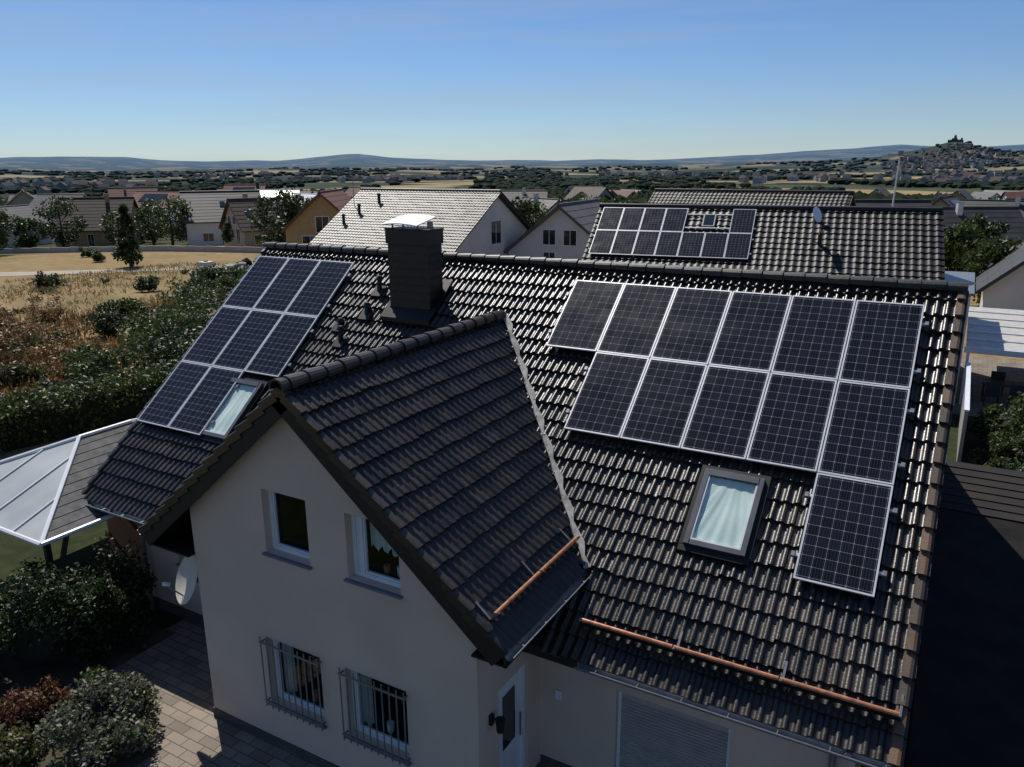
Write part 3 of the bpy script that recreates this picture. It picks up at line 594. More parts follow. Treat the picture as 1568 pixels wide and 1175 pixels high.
def strip(name,pts,wd,mat,dz=.01):
    mb=MB(); vs=[]
    P=[np.array(p,float) for p in pts]; Q=[]
    for a_,b_ in zip(P[:-1],P[1:]):
        k=int(np.linalg.norm(b_-a_)/4)+1
        for i in range(k): Q.append(a_+(b_-a_)*i/k)
    Q.append(P[-1])
    for i,q in enumerate(Q):
        d=Q[min(i+1,len(Q)-1)]-Q[max(i-1,0)]; d/=np.linalg.norm(d); nn=np.array((-d[1],d[0]))
        for s_ in(-.5,-.17,.17,.5):
            e=q+nn*wd*s_; vs.append((e[0],e[1],float(gz(*e))+dz))
    mb.add(vs,[(4*i+j,4*i+4+j,4*i+5+j,4*i+1+j) for i in range(len(Q)-1) for j in range(3)],mat); return mb.build(name)
strip('field_road',[at(-160,80),at(0,79),at(150,80),at(330,83),at(480,90)],4.2,ROADM,.03)
WW=M('pale_wall',(.38,.35,.31),rough=.9)
mb=MB(); pts=[np.array(at(px,F)) for px,F in((-120,118),(0,114),(150,110),(240,108),(335,104),(420,100))]
for a_,b_ in zip(pts[:-1],pts[1:]):
    k=max(2,int(np.linalg.norm(b_-a_)/3)); d=(b_-a_)/k
    for i in range(k):
        p=a_+d*i; zz=float(gz(*p)); mb.ob((p[0],p[1],zz-.3),(d[0]*.99,d[1]*.99,0),(-.12,.2,0),(0,0,1.1),WW)
mb.build('garden_wall')
# ------------------------------------------------------------ foliage
def leaves(clumps,n_per,size,asp=.5):
    cs=[];
    for (c,r) in clumps:
        k=max(3,int(n_per)); d=rng.normal(size=(k,3)); d/=np.linalg.norm(d,axis=1)[:,None]
        rad=rng.random(k)**.45
        cs.append(np.array(c)+d*rad[:,None]*np.array(r))
    P=np.concatenate(cs); k=len(P)
    a_=rng.normal(size=(k,3)); a_/=np.linalg.norm(a_,axis=1)[:,None]; b_=rng.normal(size=(k,3)); b_[:,2]*=.5; b_-= (a_*b_).sum(1)[:,None]*a_; b_/=np.linalg.norm(b_,axis=1)[:,None]
    s_=size*rng.uniform(.6,1.4,k)[:,None]
    V=np.stack([P-a_*s_,P+b_*s_*asp,P+a_*s_,P-b_*s_*asp],1).reshape(-1,3)
    return V
def ico(c,r,seedn,sub=2):
    import bmesh
    bm=bmesh.new(); bmesh.ops.create_icosphere(bm,subdivisions=sub,radius=1); vs=np.array([v.co[:] for v in bm.verts]); fs=[tuple(v.index for v in f.verts) for f in bm.faces]; bm.free()
    k=1+.18*np.sin(vs[:,0]*5+seedn)*np.cos(vs[:,1]*4+seedn*2)+.1*np.sin(vs[:,2]*7+seedn*3)
    return vs*k[:,None]*np.array(r)+np.array(c),fs
def foliage_mesh(name,V,mat,extra=None,parent=None):
    k=len(V)//4; vs=V.tolist(); F=np.arange(4*k).reshape(-1,4).tolist(); mi=[0]*k; mats=[mat]
    if extra:
        for ev,ef,em in extra:
            if em not in mats: mats.append(em)
            o=len(vs); vs+=[list(map(float,q)) for q in ev]; F+=[[i+o for i in f] for f in ef]; mi+=[mats.index(em)]*len(ef)
    me=bpy.data.meshes.new(name); me.from_pydata(vs,[],F)
    for m_ in mats: me.materials.append(m_)
    me.polygons.foreach_set('material_index',mi); me.update(); return link(name,me,parent)
def bush(name,x,y,rx,ry,h,mat,n=3000,size=.06,z0=None,clumps=26,core=True):
    z0=float(gz(x,y)) if z0 is None else z0; cl=[]
    for i in range(clumps):
        t=random.uniform(0,2*math.pi); u=random.uniform(0.0,1); rr_=math.sqrt(random.random())*.85
        cz=z0+h*.15+h*.78*u*math.sqrt(max(0,1-rr_**2*.8)); k=random.uniform(.2,.38)
        cl.append(((x+rx*rr_*math.cos(t),y+ry*rr_*math.sin(t),cz),(rx*k,ry*k,h*k*.75)))
    V=leaves(cl,n/clumps,size); ex=None
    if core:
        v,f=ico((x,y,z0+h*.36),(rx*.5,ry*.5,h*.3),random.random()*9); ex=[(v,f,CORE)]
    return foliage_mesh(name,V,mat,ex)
def tree(name,x,y,h,r,mat,n=2500,size=.16,z0=None,con=False,clumps=30):
    z0=float(gz(x,y)) if z0 is None else z0; mb=MB(); mb.cyl((x,y,z0-.1),(x+.1,y,z0+h*.55),h*.03,h*.014,BARK,8); mb.cyl((x+.1,y,z0+h*.55),(x,y+.1,z0+h*.9),h*.014,h*.004,BARK,6)
    cl=[]
    for i in range(clumps):
        u=random.random()
        if con: zz=z0+h*(.08+.9*u); rad=r*(1-u)*.8; k=.22+.3*(1-u)
        else: zz=z0+h*(.18+.72*u); rad=r*math.sqrt(max(.05,1-(2*u-1)**2*.85))*.75; k=random.uniform(.22,.4)
        t=random.uniform(0,2*math.pi); q=math.sqrt(random.uniform(.2,1)); c=(x+rad*q*math.cos(t),y+rad*q*math.sin(t),zz)
        cl.append((c,(r*k,r*k,r*k*.8)))
        if i%3==0: mb.cyl((x,y,z0+h*(.2+.4*u)),c,h*.009,h*.003,BARK,5)
    V=leaves(cl,n/clumps,size)
    E=empty(name,(x,y,z0)); mb.build('trunk_and_limbs',E); foliage_mesh('crown',V,mat,None,E); return E
bush('garden_shrub',-14.1,-7.5,1.15,1.0,2.1,LD,11000,.045,clumps=44)
bush('garden_shrub',-13.75,-6.2,.95,.75,2.0,LD,8000,.042,clumps=36)
bush('garden_shrub',-15.2,-8.6,1.2,1.0,1.7,LD,7000,.048,clumps=34)
bush('lavender_bush',-11.3,-8.25,.95,.85,1.0,LL,11000,.04,clumps=46,core=True)
bush('lavender_bush',-12.1,-7.75,.55,.5,.75,LG,3200,.038)
bush('reddish_shrub',-12.75,-8.6,.65,.6,.75,LR,5000,.036)
bush('reddish_shrub',-12.1,-9.3,.6,.5,.6,LO,4000,.038)
bush('garden_shrub',-13.4,-9.6,.7,.6,.8,LG,4000,.042)
mb=MB(); z=ZG+.012; mb.quad((-17,-11,z),(-10.4,-11,z),(-10.4,-8.0,z),(-13.0,-7.2,z),(-13.0,-5.6,z),(-17,-5.6,z),mat=SOIL); mb.build('planting_bed')
def hedge(name,p,q,wd,h,mat,n=14000,size=.08):
    p=np.array(p,float);q=np.array(q,float); k=int(np.linalg.norm(q-p)/.5)+1; cl=[]
    for i in range(k):
        t=i/max(1,k-1)
        for zz in(.25,.6,.92): 
            c=p+(q-p)*t+rng.normal(0,.12,2); cl.append(((c[0],c[1],float(gz(*c))+h*zz+rng.normal(0,.08)),(wd*.55,wd*.55,h*.26)))
    d=q-p;L_=np.linalg.norm(d);d/=L_;nn=np.array((-d[1],d[0]));m_=MB(); o=p-nn*wd*.24
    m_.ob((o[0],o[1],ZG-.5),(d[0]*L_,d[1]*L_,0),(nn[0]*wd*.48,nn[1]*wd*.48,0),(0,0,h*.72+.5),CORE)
    foliage_mesh(name,leaves(cl,n/len(cl),size),mat,[(m_.v,m_.f,CORE)])
hedge('garden_hedge',(-28.5,-7),(-25.2,9),1.6,1.6,LG,26000,.08)
hedge('garden_hedge',(-52,27),(-38,37),1.8,1.6,LG,8000,.14)
def massm(name,pts,mat,size,npc,core=True):
    cl=[];ex=[]
    for x,y,r,h in pts:
        z0=float(gz(x,y))
        for i in range(12):
            t=random.uniform(0,6.28);q=math.sqrt(random.random())*.8;u=random.random()
            cl.append(((x+r*q*math.cos(t),y+r*q*math.sin(t),z0+h*(.15+.7*u*math.sqrt(1-q*q*.8))),(r*.33,r*.33,h*.24)))
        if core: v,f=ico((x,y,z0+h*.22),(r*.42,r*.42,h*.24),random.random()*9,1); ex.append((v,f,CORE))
    foliage_mesh(name,leaves(cl,npc,size),mat,ex)
g1=[(-31,5,1.8,2.2),(-29.5,8,2,2.4),(-33,9.5,2.2,2.7),(-32,13,2.3,2.6),(-36,12,2.4,2.4),(-35.5,17,2.4,2.5),(-39,15.5,2.2,2.2),(-39,20.5,2.3,2.2),(-43,19,2,1.9),(-43,24,2.2,2.1),(-46.5,22.5,2,1.8),(-37,25,2.3,2.3),(-41,28,2.2,2.1),(-28,12,2.3,2.6),(-47.5,27,1.8,1.8),(-30,2.5,1.2,1.5),(-33,5.5,1.3,1.6),(-41,12,1.6,1.7),(-45,15.5,1.5,1.5)]
massm('shrubs',g1[::2],LG,.10,150); massm('shrubs',g1[1::2],LD,.10,150)
g2=[(-35+random.uniform(-3,3)-i*.6,3+random.uniform(-3,3)+i*.38,random.uniform(.8,1.5),random.uniform(.8,1.7)) for i in range(26)]
massm('dry_shrubs',g2,LB,.085,60,False)
g3=[(-31+random.uniform(-3,2)-i*.9,0+random.uniform(-2,3)+i*.55,random.uniform(.7,1.2),random.uniform(.8,1.4)) for i in range(16)]
massm('olive_shrubs',g3,LO,.085,60,False)
g4=[(random.uniform(-72,-50),random.uniform(6,36),random.uniform(.4,1.0),random.uniform(.3,.8)) for i in range(24)]
massm('field_weeds',g4,LO,.09,16,False)
def tufts(name,n_,xr,yr,mat,h=.35,wv=.06,thr=-.25):
    x=rng.uniform(*xr,n_);y=rng.uniform(*yr,n_); keep=(nz2(x/5,y/5)+rng.normal(0,.3,n_)>thr); x=x[keep];y=y[keep]; z=gz(x,y); k=len(x)
    an=rng.uniform(0,6.28,k); hh_=h*rng.uniform(.4,1.4,k)
    b0=np.stack([x-np.cos(an)*wv,y-np.sin(an)*wv,z],1); b1=np.stack([x+np.cos(an)*wv,y+np.sin(an)*wv,z],1); lx=rng.normal(0,.12,k);ly=rng.normal(0,.12,k)
    t1=np.stack([x+lx+np.cos(an)*.02,y+ly+np.sin(an)*.02,z+hh_],1);t0=np.stack([x+lx-np.cos(an)*.02,y+ly-np.sin(an)*.02,z+hh_],1)
    foliage_mesh(name,np.stack([b0,b1,t1,t0],1).reshape(-1,3),mat)
tufts('dry_brown_grass',24000,(-48,-27),(-8,24),LB,.40,.035)
tufts('dry_grass',26000,(-76,-34),(-4,44),LGO,.22,.05,-.1)
# ------------------------------------------------------------ pavilion
Pv=empty('garden_pavilion',(-17,-3.5,ZG)); mb=MB()
x0,x1,y0,y1=-19.5,-14.45,-7.1,-.9; z0=-4.92; zr=-3.98; A=(-16.97,-4.6,zr);B=(-16.97,-3.3,zr)
POLY=M('polycarbonate_sheet',(.42,.44,.43),(.31,.34,.335),scale=.8,rough=.3); SHG=M('grey_shingle',(.12,.12,.115),(.07,.07,.07),scale=5,rough=.9,bump=.6,bscale=40)
c0,c1,c2,c3=(x0,y0,z0),(x1,y0,z0),(x1,y1,z0),(x0,y1,z0)
mb.quad(c0,c1,A,mat=POLY); mb.quad(c1,c2,B,A,mat=SHG); mb.quad(c2,c3,B,mat=SHG); mb.quad(c3,c0,A,B,mat=POLY)
def bar(p,q,wd=.05,mat=WHITE): mb.cyl(np.array(p)+np.array((0,0,.02)),np.array(q)+np.array((0,0,.02)),wd,wd,mat,6)
for p,q in((c0,A),(c1,A),(A,B),(c3,B),(c2,B)): bar(p,q,.045)
for p,q in((c0,c1),(c1,c2),(c2,c3),(c3,c0)): bar(p,q,.045)
for t in(.2,.4,.6,.8):
    xx=x0+(x1-x0)*t; k=min(t,1-t)*2; top=(xx,y0+(A[1]-y0)*k,z0+(zr-z0)*k); bar((xx,y0,z0),top,.02)
for t in(.15,.3,.45,.6,.75,.9):
    yy=y0+(y1-y0)*t; k=min(1,(yy-y0)/(A[1]-y0),(y1-yy)/(y1-B[1])); bar((x0,yy,z0),(x0+(A[0]-x0)*k,yy,z0+(zr-z0)*k),.02)
for i in range(1,10):
    t=i/10; p=np.array(c1)+(np.array(A)-np.array(c1))*t; q=np.array(c2)+(np.array(B)-np.array(c2))*t
    mb.ob(p+np.array((-.0,0,.001)),q-p,(-.02,0,.0),(0,0,.012),SHG)
for x,y in((x0+.1,y0+.1),(x1-.15,y0+.1),(x0+.1,y1-.2),(x1-.15,y1-.2),(x0+.1,-4)): mb.box(x,x+.1,y,y+.1,ZG,z0,WOODK)
mb.build('pavilion_frame_and_roof',Pv)
mb=MB(); TER=M('terracotta_wood',(.34,.12,.05),(.25,.09,.04),scale=6,rough=.8)
p=np.array((-17.6,-3.9,ZG));q=np.array((-14.5,-5.05,ZG));d=(q-p)/22
for i in range(22): mb.ob(p+d*i,d*.93,(.03,.04,0),(0,0,2.0),TER)
mb.ob(p+np.array((-.02,-.05,.4)),q-p,(.03,-.03,0),(0,0,.1),TER);mb.ob(p+np.array((-.02,-.05,1.6)),q-p,(.03,-.03,0),(0,0,.1),TER)
mb.build('wooden_fence')
# ------------------------------------------------------------ neighbour houses
def house(name,mid,rot,L,half,zr,pitch,zg,wallm,roofm,tiles=False,over=.45,chim=True,wins=True,seed=0,sky=True):
    R_=random.Random(seed)
    E=empty(name,(mid[0],mid[1],zg)); c,s_=math.cos(rot),math.sin(rot); T=lambda x,y,z: (mid[0]+x*c-y*s_,mid[1]+x*s_+y*c,z)
    U=np.array((c,s_,0));Yv=np.array((-s_,c,0));tp=math.tan(pitch);cp,sp=math.cos(pitch),math.sin(pitch); hw=half-over; lw=L/2-over
    mb=MB()
    for sg in(1,-1):
        y=sg*hw; zt=zr-hw*tp-.2; mb.quad(T(-lw,y,zg-1),T(lw,y,zg-1),T(lw,y,zt),T(-lw,y,zt),mat=wallm)
        x=sg*lw; mb.quad(T(x,-hw,zg-1),T(x,hw,zg-1),T(x,hw,zt),T(x,0,zr-.2),T(x,-hw,zt),mat=wallm)
    mb.build('walls',E)
    mb=MB()
    for sg in(1,-1):
        Vv=Yv*sg*cp+np.array((0,0,-sp)); N=Yv*sg*sp+np.array((0,0,cp)); Sl=half/cp; p=np.array(T(-L/2,0,zr))
        if tiles:
            mb.ob(p-N*.2,U*L,Vv*Sl,N*.15,WOODK)
            tile_roof('roof_tiles',p-N*.03,tuple(U),tuple(Vv),L,Sl,roofm,E,hump=.3,prof=PROF2,amp=.035,step=.04)
        else:
            mb.ob(p-N*.2,U*L,Vv*Sl,N*.2,roofm)
            k=int(Sl/.7)
            for i in range(1,k): mb.ob(p+Vv*(Sl*i/k),U*L,Vv*.04,N*.02,roofm)
            if sky and R_.random()<.6: q=p+U*(L*R_.uniform(.2,.7))+Vv*(Sl*.35); mb.ob(q,U*.8,Vv*1.2,N*.08,DGLASS)
            if R_.random()<.25:
                q=p+U*(L*.25)+Vv*(Sl*.15); mb.ob(q,U*(L*.5),Vv*(Sl*.5),N*.12,M('dark_solar_panel',(.01,.012,.02),rough=.2))
    mb.cyl(T(-L/2,0,zr),T(L/2,0,zr),.12,.12,roofm,8)
    if chim:
        x=L*R_.uniform(-.35,.3); y=R_.choice((-.9,.5)); mb.ob(T(x,y,zr-1.4),U*.55,Yv*.5,(0,0,2.0),SLATE if R_.random()<.5 else wallm); mb.ob(np.array(T(x-.04,y-.04,zr+.6)),U*.63,Yv*.58,(0,0,.06),ZINC)
    mb.build('roof',E)
    if wins:
        mb=MB()
        def win(P0,A_,Nn,w_,h_):
            P0=np.array(P0);A_=np.array(A_);Nn=np.array(Nn); f=.06
            mb.ob(P0+Nn*.003,A_*w_,Nn*.02,(0,0,h_),DGLASS)
            mb.ob(P0+Nn*.003-A_*f,A_*f,Nn*.05,(0,0,h_),WHITE);mb.ob(P0+Nn*.003+A_*w_,A_*f,Nn*.05,(0,0,h_),WHITE);mb.ob(P0+Nn*.003-A_*f-np.array((0,0,f)),A_*(w_+2*f),Nn*.07,(0,0,f),WHITE);mb.ob(P0+Nn*.003-A_*f+np.array((0,0,h_)),A_*(w_+2*f),Nn*.05,(0,0,f),WHITE)
            mb.ob(P0+Nn*.024+A_*(w_/2-.02),A_*.04,Nn*.02,(0,0,h_),WHITE)
        ztop=zr-hw*tp-.3
        for sg in(1,-1):
            for t in(-.6,-.1,.45):
                ww=R_.choice((.9,1.1,1.5))
                if ztop-zg>2.2: win(T(lw*t,sg*hw,zg+.9 if not(t==-.1 and sg==-1) else zg+.1),U,Yv*sg,ww,1.2 if not(t==-.1 and sg==-1) else 2.0)
            for t in(R_.uniform(-.65,-.5),R_.uniform(.05,.3)):
                win(T(sg*lw,hw*t,zg+.9),Yv,U*sg,R_.choice((.9,1.2,1.7)),R_.choice((1.2,1.3,2.0)))
            if zr-zg>5.5:
                if R_.random()<.5: win(T(sg*lw,-1.3,zg+3.5),Yv,U*sg,1.0,1.1); win(T(sg*lw,.4,zg+3.5),Yv,U*sg,1.0,1.1)
                else: win(T(sg*lw,-.7,zg+3.3),Yv,U*sg,1.4,1.7)
        mb.build('windows_and_door',E)
    return E,T,U,Yv
WH=M('white_render',(.62,.60,.56),(.54,.52,.48),scale=.6,rough=.9); OCH=M('ochre_render',(.40,.27,.12),rough=.9); TAN=M('tan_render',(.42,.34,.24),rough=.9); GRY=M('grey_render',(.28,.27,.26),rough=.9)
RD=M('slate_roof',(.025,.025,.027),(.04,.04,.04),scale=.8,rough=.6); RG=M('grey_roof',(.075,.07,.068),(.10,.09,.085),scale=.8,rough=.65); RR=M('brown_red_roof',(.15,.052,.032),(.10,.038,.025),scale=.8,rough=.75); RB=M('brown_roof',(.07,.04,.028),(.05,.032,.024),scale=.8,rough=.75); RW=M('pale_metal_roof',(.6,.6,.6),rough=.4)
E1,T1,U1,Y1=house('neighbour_house',(-37.75,38.05),-.02,13.7,7.2,0,math.radians(31.5),ZG,WH,T_GREY,tiles=True,chim=False)
mb=MB(); t31=math.tan(math.radians(31.5))
for x,y in((-4.6,-2.9),(-3.6,-1.6),(-5.2,-4.1)):
    z=y*t31; p=T1(x,y,z); mb.cyl(p,(p[0],p[1],p[2]+.6),.12,.12,BLACKM,10); mb.cyl((p[0],p[1],p[2]+.6),(p[0],p[1],p[2]+.75),.2,.1,BLACKM,10)
p=T1(-5.9,-2,-2*t31); mb.cyl(p,(p[0],p[1],p[2]+2.2),.03,.03,ZINC,6); mb.cyl((p[0]-.5,p[1],p[2]+2.1),(p[0]+.5,p[1],p[2]+2.1),.015,.015,ZINC,6)
mb.build('roof_vents_and_aerial',E1)
pit2=math.radians(37); mid2=((-15.6-1.1)/2,(21.4+23.5)/2); rot2=math.atan2(2.1,14.5)
E2,T2,U2,Y2=house('neighbour_house',mid2,rot2,14.65,5.6,0,pit2,ZG,WH,T_DK2,tiles=True,chim=False)
V2=-Y2*math.cos(pit2)+np.array((0,0,-math.sin(pit2)))
O2=np.array(T2(-7.3,0,0))
modules('solar_panel_array',O2+U2*.25+V2*.25,U2,V2,[(i,j) for i in(0,1) for j in range(4)]+[(1,4),(1,5),(1,6),(0,6)],w=1.0,h=1.6,off=.12)
mb=MB()
q=O2+U2*5.0+V2*.6; N2=-Y2*math.sin(pit2)+np.array((0,0,math.cos(pit2))); mb.ob(q,U2*.55,V2*.8,N2*.1,ZINC); mb.ob(q+U2*.06+V2*.06+N2*.1,U2*.43,V2*.68,N2*.01,DGLASS)
q=O2+U2*9.7+V2*2.0; mb.cyl(q,q+np.array((0,0,1.3)),.03,.03,ZINC,6); 
c=Vector(q)+Vector((0,-.1,1.0)); mb.cyl(c,c+Vector((.14,-.05,.05)),.05,.34,WHITE,16)
for u_,v_ in((10.0,2.3),(9.9,.9)):
    q=O2+U2*u_+V2*v_; mb.cyl(q,q+np.array((0,0,.4)),.08,.08,BLACKM,8); mb.cyl(q+np.array((0,0,.4)),q+np.array((0,0,.5)),.13,.07,BLACKM,8)
mb.build('roof_fittings',E2)
mb=MB(); mb.box(-.9,.35,19.5,26,ZG,-2.9,WH); mb.box(-1.0,.45,19.4,26.1,-2.9,-2.8,ZINC); mb.build('white_annex',E2)
CN=empty('terrace_canopy',(2,24,ZG)); mb=MB(); CPM=M('canopy_panel',(.50,.48,.44),rough=.5)
mb.ob((.45,19.9,-5.0),(4.6,0,0),(0,8.6,.25),(0,0,.06),CPM)
for i in range(6): mb.ob((.45,19.9+i*1.45,-4.935+i*.042),(4.6,0,0),(0,.06,0),(0,0,.05),WHITE)
mb.ob((.4,19.75,-5.12),(4.7,0,0),(0,.12,0),(0,0,.22),WHITE)
for x in(.5,2.6,4.9): mb.box(x,x+.1,19.8,19.9,ZG,-5.05,WHITE)
mb.build('canopy',CN)
mb=MB(); TB=M('garden_furniture',(.04,.04,.045),rough=.5)
mb.box(1.2,2.8,20.6,21.5,ZG+.72,ZG+.76,TB)
for x in(1.25,2.7):
    for y in(20.65,21.4): mb.box(x,x+.05,y,y+.05,ZG,ZG+.72,TB)
mb.build('garden_table')
for i,(x,y) in enumerate(((1.3,19.9),(2.1,19.9),(1.5,21.9),(2.9,20.9))):
    mb=MB(); mb.box(x,x+.5,y,y+.5,ZG+.42,ZG+.46,TB); mb.box(x,x+.5,y-.03,y,ZG+.46,ZG+1.0,TB)
    for dx in(0,.46):
        for dy in(0,.46): mb.box(x+dx,x+dx+.04,y+dy,y+dy+.04,ZG,ZG+.42,TB)
    mb.build('garden_chair')
mb=MB(); mb.quad((.3,18.3,ZG+.008),(7,18.3,ZG+.008),(7,29,ZG+.008),(.3,29,ZG+.008),mat=PAV); mb.build('terrace_paving')
mb=MB(); mb.box(.55,.65,12,18.6,ZG,ZG+1.9,GRY); mb.box(.53,.67,11.98,18.62,ZG+1.9,ZG+1.95,WHITE); mb.build('white_garden_wall')
bush('garden_shrub',2.0,14.5,1.2,1.1,1.9,LG,4500,.07); bush('garden_shrub',4.0,15.0,1.5,1.2,2.4,LG,5000,.07); bush('garden_shrub',3.4,11.0,1.3,1.1,1.6,LD,4500,.07); bush('garden_shrub',1.6,9.6,.9,.9,1.3,LG,3000,.06); bush('garden_shrub',5.4,18.0,1.3,1.2,3.2,LG,4500,.08); bush('garden_shrub',2.9,8.2,1.,.8,1.0,LO,2600,.06); bush('garden_shrub',1.9,12.2,1.,.8,1.5,LG,2600,.06)
bush('garden_shrub',.9,7.6,.9,.9,1.5,LD,3000,.06)
BIT=M('shadow_black_bitumen',(.006,.006,.0065),(.014,.013,.012),scale=2,rough=.95,bump=.4,bscale=30,spec=.2)  # near-black base colour stands in for the dense shadow on the carport roof
CP=empty('carport',(4,-2,ZG)); mb=MB()
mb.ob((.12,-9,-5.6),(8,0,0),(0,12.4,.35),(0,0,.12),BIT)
for y in(-8.8,-4.8,-.8,2.8):
    for x in(.25,7.9): mb.box(x,x+.12,y,y+.12,ZG,-5.6+.02*(y+9),WOODK)
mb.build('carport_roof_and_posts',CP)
RB2=M('dark_shingle_roof',(.022,.018,.015),(.014,.012,.011),scale=2,rough=.9,bump=.5,bscale=30)
SD=empty('garden_shed',(3,4.6,ZG)); mb=MB(); mb.box(.3,6.6,3.9,6.3,ZG,-5.1,WOODK); mb.ob((.12,3.55,-5.25),(6.8,0,0),(0,1.6,.55),(0,0,.08),RB2); mb.ob((.12,6.7,-5.25),(6.8,0,0),(0,-1.55,.55),(0,0,.08),RB2)
for i in range(7): mb.ob((.12,3.55+i*.23,-5.165+i*.079),(6.8,0,0),(0,.03,0),(0,0,.02),RB2)
mb.build('shed',SD)
house('neighbour_house',(-14.05,44.1),-.056,14.2,6,0,math.radians(35),ZG,GRY,T_DK2,tiles=True,chim=False)
hs_=[1]
def hh(px,F,h,L,half,rot,wm,rm,pit=40,chim=None,dz=0):
    hs_[0]+=1; R_=random.Random(hs_[0]*13); chim=R_.random()<.6 if chim is None else chim
    x,y=at(px,F); zg=float(gz(x,y))+dz; house('neighbour_house',(x,y),math.radians(rot),L,half,zg+h,math.radians(pit),zg,wm,rm,chim=chim,seed=hs_[0])
hh(-2,138,6.6,11,4.6,112,WH,RD,35); hh(-75,128,7.5,11,4.8,30,WH,RD); hh(88,178,8.4,12,5.2,18,WH,RG,36); hh(142,136,7.8,12,5.6,40,OCH,RB,42,True); hh(240,182,8.6,13,4.8,10,WH,RR,34)
hh(335,128,8.2,12,5.6,52,WH,RD,38,False); hh(300,155,8.2,10,5,150,WH,RG,40); hh(425,158,8.6,8,4.2,40,WH,RW,28,False); hh(468,148,7.8,9,4,-20,WH,RW,25,False); hh(506,92,7.6,10,4.6,118,OCH,RR,42,False); hh(388,112,6.8,8,4.2,70,TAN,RB,44)
hh(30,215,10,12,5,150,TAN,RR); hh(200,215,10,12,5,60,TAN,RR); hh(375,200,10,11,5,20,OCH,RR); hh(560,140,8.6,11,4.8,160,WH,RR)
hh(795,150,8,11,5,25,WH,RG,35); hh(830,108,6.4,9,4.4,150,WH,RD,35); hh(890,64,6.5,9,4.8,95,WH,RG,38,False); hh(1500,86,5.8,10,4.6,28,WH,RD,40); hh(1545,108,6.5,10,4.8,-10,WH,RD,40); hh(1462,128,7.2,10,4.8,80,GRY,RB,40)
hh(1715,46,7.4,9,6,90,WH,RD,42); hh(1350,70,6.6,9,4.6,20,GRY,RD,38); hh(-140,150,9,12,5.5,60,OCH,RB); hh(1620,120,7,12,5,20,WH,RD,40)
mb=MB()
wm=[WH,WH,TAN,GRY,OCH]; rm=[RD,RB,RR,RG,RD]
def mini(x,y,rot,L,half,h,z,wm_,rm_):
    c,s_=math.cos(rot),math.sin(rot); T=lambda a_,b_,zz:(x+a_*c-b_*s_,y+a_*s_+b_*c,zz); t=half*.8
    for sg in(1,-1):
        mb.quad(T(-L/2,sg*half*.93,z-2),T(L/2,sg*half*.93,z-2),T(L/2,sg*half*.93,z+h),T(-L/2,sg*half*.93,z+h),mat=wm_)
        mb.quad(T(sg*L/2,-half*.93,z-2),T(sg*L/2,half*.93,z-2),T(sg*L/2,half*.93,z+h),T(sg*L/2,0,z+h+t*.93),T(sg*L/2,-half*.93,z+h),mat=wm_)
        mb.quad(T(-L/2-.4,0,z+h+t),T(L/2+.4,0,z+h+t),T(L/2+.4,sg*half*1.05,z+h-.1),T(-L/2-.4,sg*half*1.05,z+h-.1),mat=rm_)
        for k in(-.3,.25): mb.ob(T(L*k,sg*(half*.93+.02),z+1),(c*1.2,s_*1.2,0),(0,.0,1.3),(-s_*sg*.05,c*sg*.05,0),DGLASS)
for i in range(100):
    px=random.choice([random.uniform(-250,620),random.uniform(-250,620),random.uniform(600,1000),random.uniform(1350,1800)]); F=random.uniform(225,430); x,y=at(px,F)
    mini(x,y,random.uniform(0,3.14),random.uniform(9,14),random.uniform(4,5.5),random.uniform(3,5.5),float(gz(x,y)),random.choice(wm),random.choice(rm))
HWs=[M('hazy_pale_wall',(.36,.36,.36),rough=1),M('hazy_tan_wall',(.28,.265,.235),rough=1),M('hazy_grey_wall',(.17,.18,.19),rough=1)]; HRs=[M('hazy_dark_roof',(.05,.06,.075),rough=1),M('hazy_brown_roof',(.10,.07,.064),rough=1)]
for i in range(240):
    cx_,F0=random.choice([(100,1300),(600,1900),(1000,2300),(1250,1500),(1500,1200),(-100,1500),(350,2300),(1420,2300)]); px=cx_+random.gauss(0,60); F=F0+random.gauss(0,120); x,y=at(px,F)
    mini(x,y,random.uniform(0,3.14),random.uniform(10,18),random.uniform(5,6),random.uniform(6,10),float(gz(x,y)),random.choice(HWs),random.choice(HRs))
mb.build('distant_village_houses')
mb=MB()
for i in range(150):
    px=1458+random.gauss(0,40); F=3000-random.uniform(60,450); x,y=at(px,F); mini(x,y,random.uniform(0,3.14),random.uniform(10,16),5,8,float(gz(x,y))+2,random.choice(HWs),random.choice(HRs))
mb.build('hillside_town')
x,y=CH; z=float(gz(x,y)); mb=MB(); CS=M('castle_stone',(.075,.08,.09),rough=1)
mb.box(x-26,x+24,y-8,y+10,z-10,z+5,CS); mb.box(x-14,x+5,y-6,y+6,z+5,z+11,CS); mb.cyl((x-3,y,z),(x-3,y,z+18),4.5,4.5,CS,14); mb.cyl((x-3,y,z+18),(x-3,y,z+24),5,.5,CS,14); mb.cyl((x+18,y,z),(x+18,y,z+9),3.5,3.5,CS,12); mb.cyl((x+18,y,z+9),(x+18,y,z+14),4,.3,CS,12)
for i in range(12): mb.box(x-26+i*4,x-24+i*4,y-8.5,y-7,z+5,z+6.5,CS)
mb.build('hilltop_castle')
bv,bf=ico((0,0,0),(1,1,1),1.,1); bf=np.array(bf); Vs=[];Fs=[];o=0
def addblob(x,y,z,r,h):
    global o
    k=bv*np.array((r,r,h))*(1+rng.uniform(-.28,.28,(len(bv),1)))+np.array((x,y,z+h*.7)); Vs.append(k);Fs.append(bf+o);o+=len(bv)
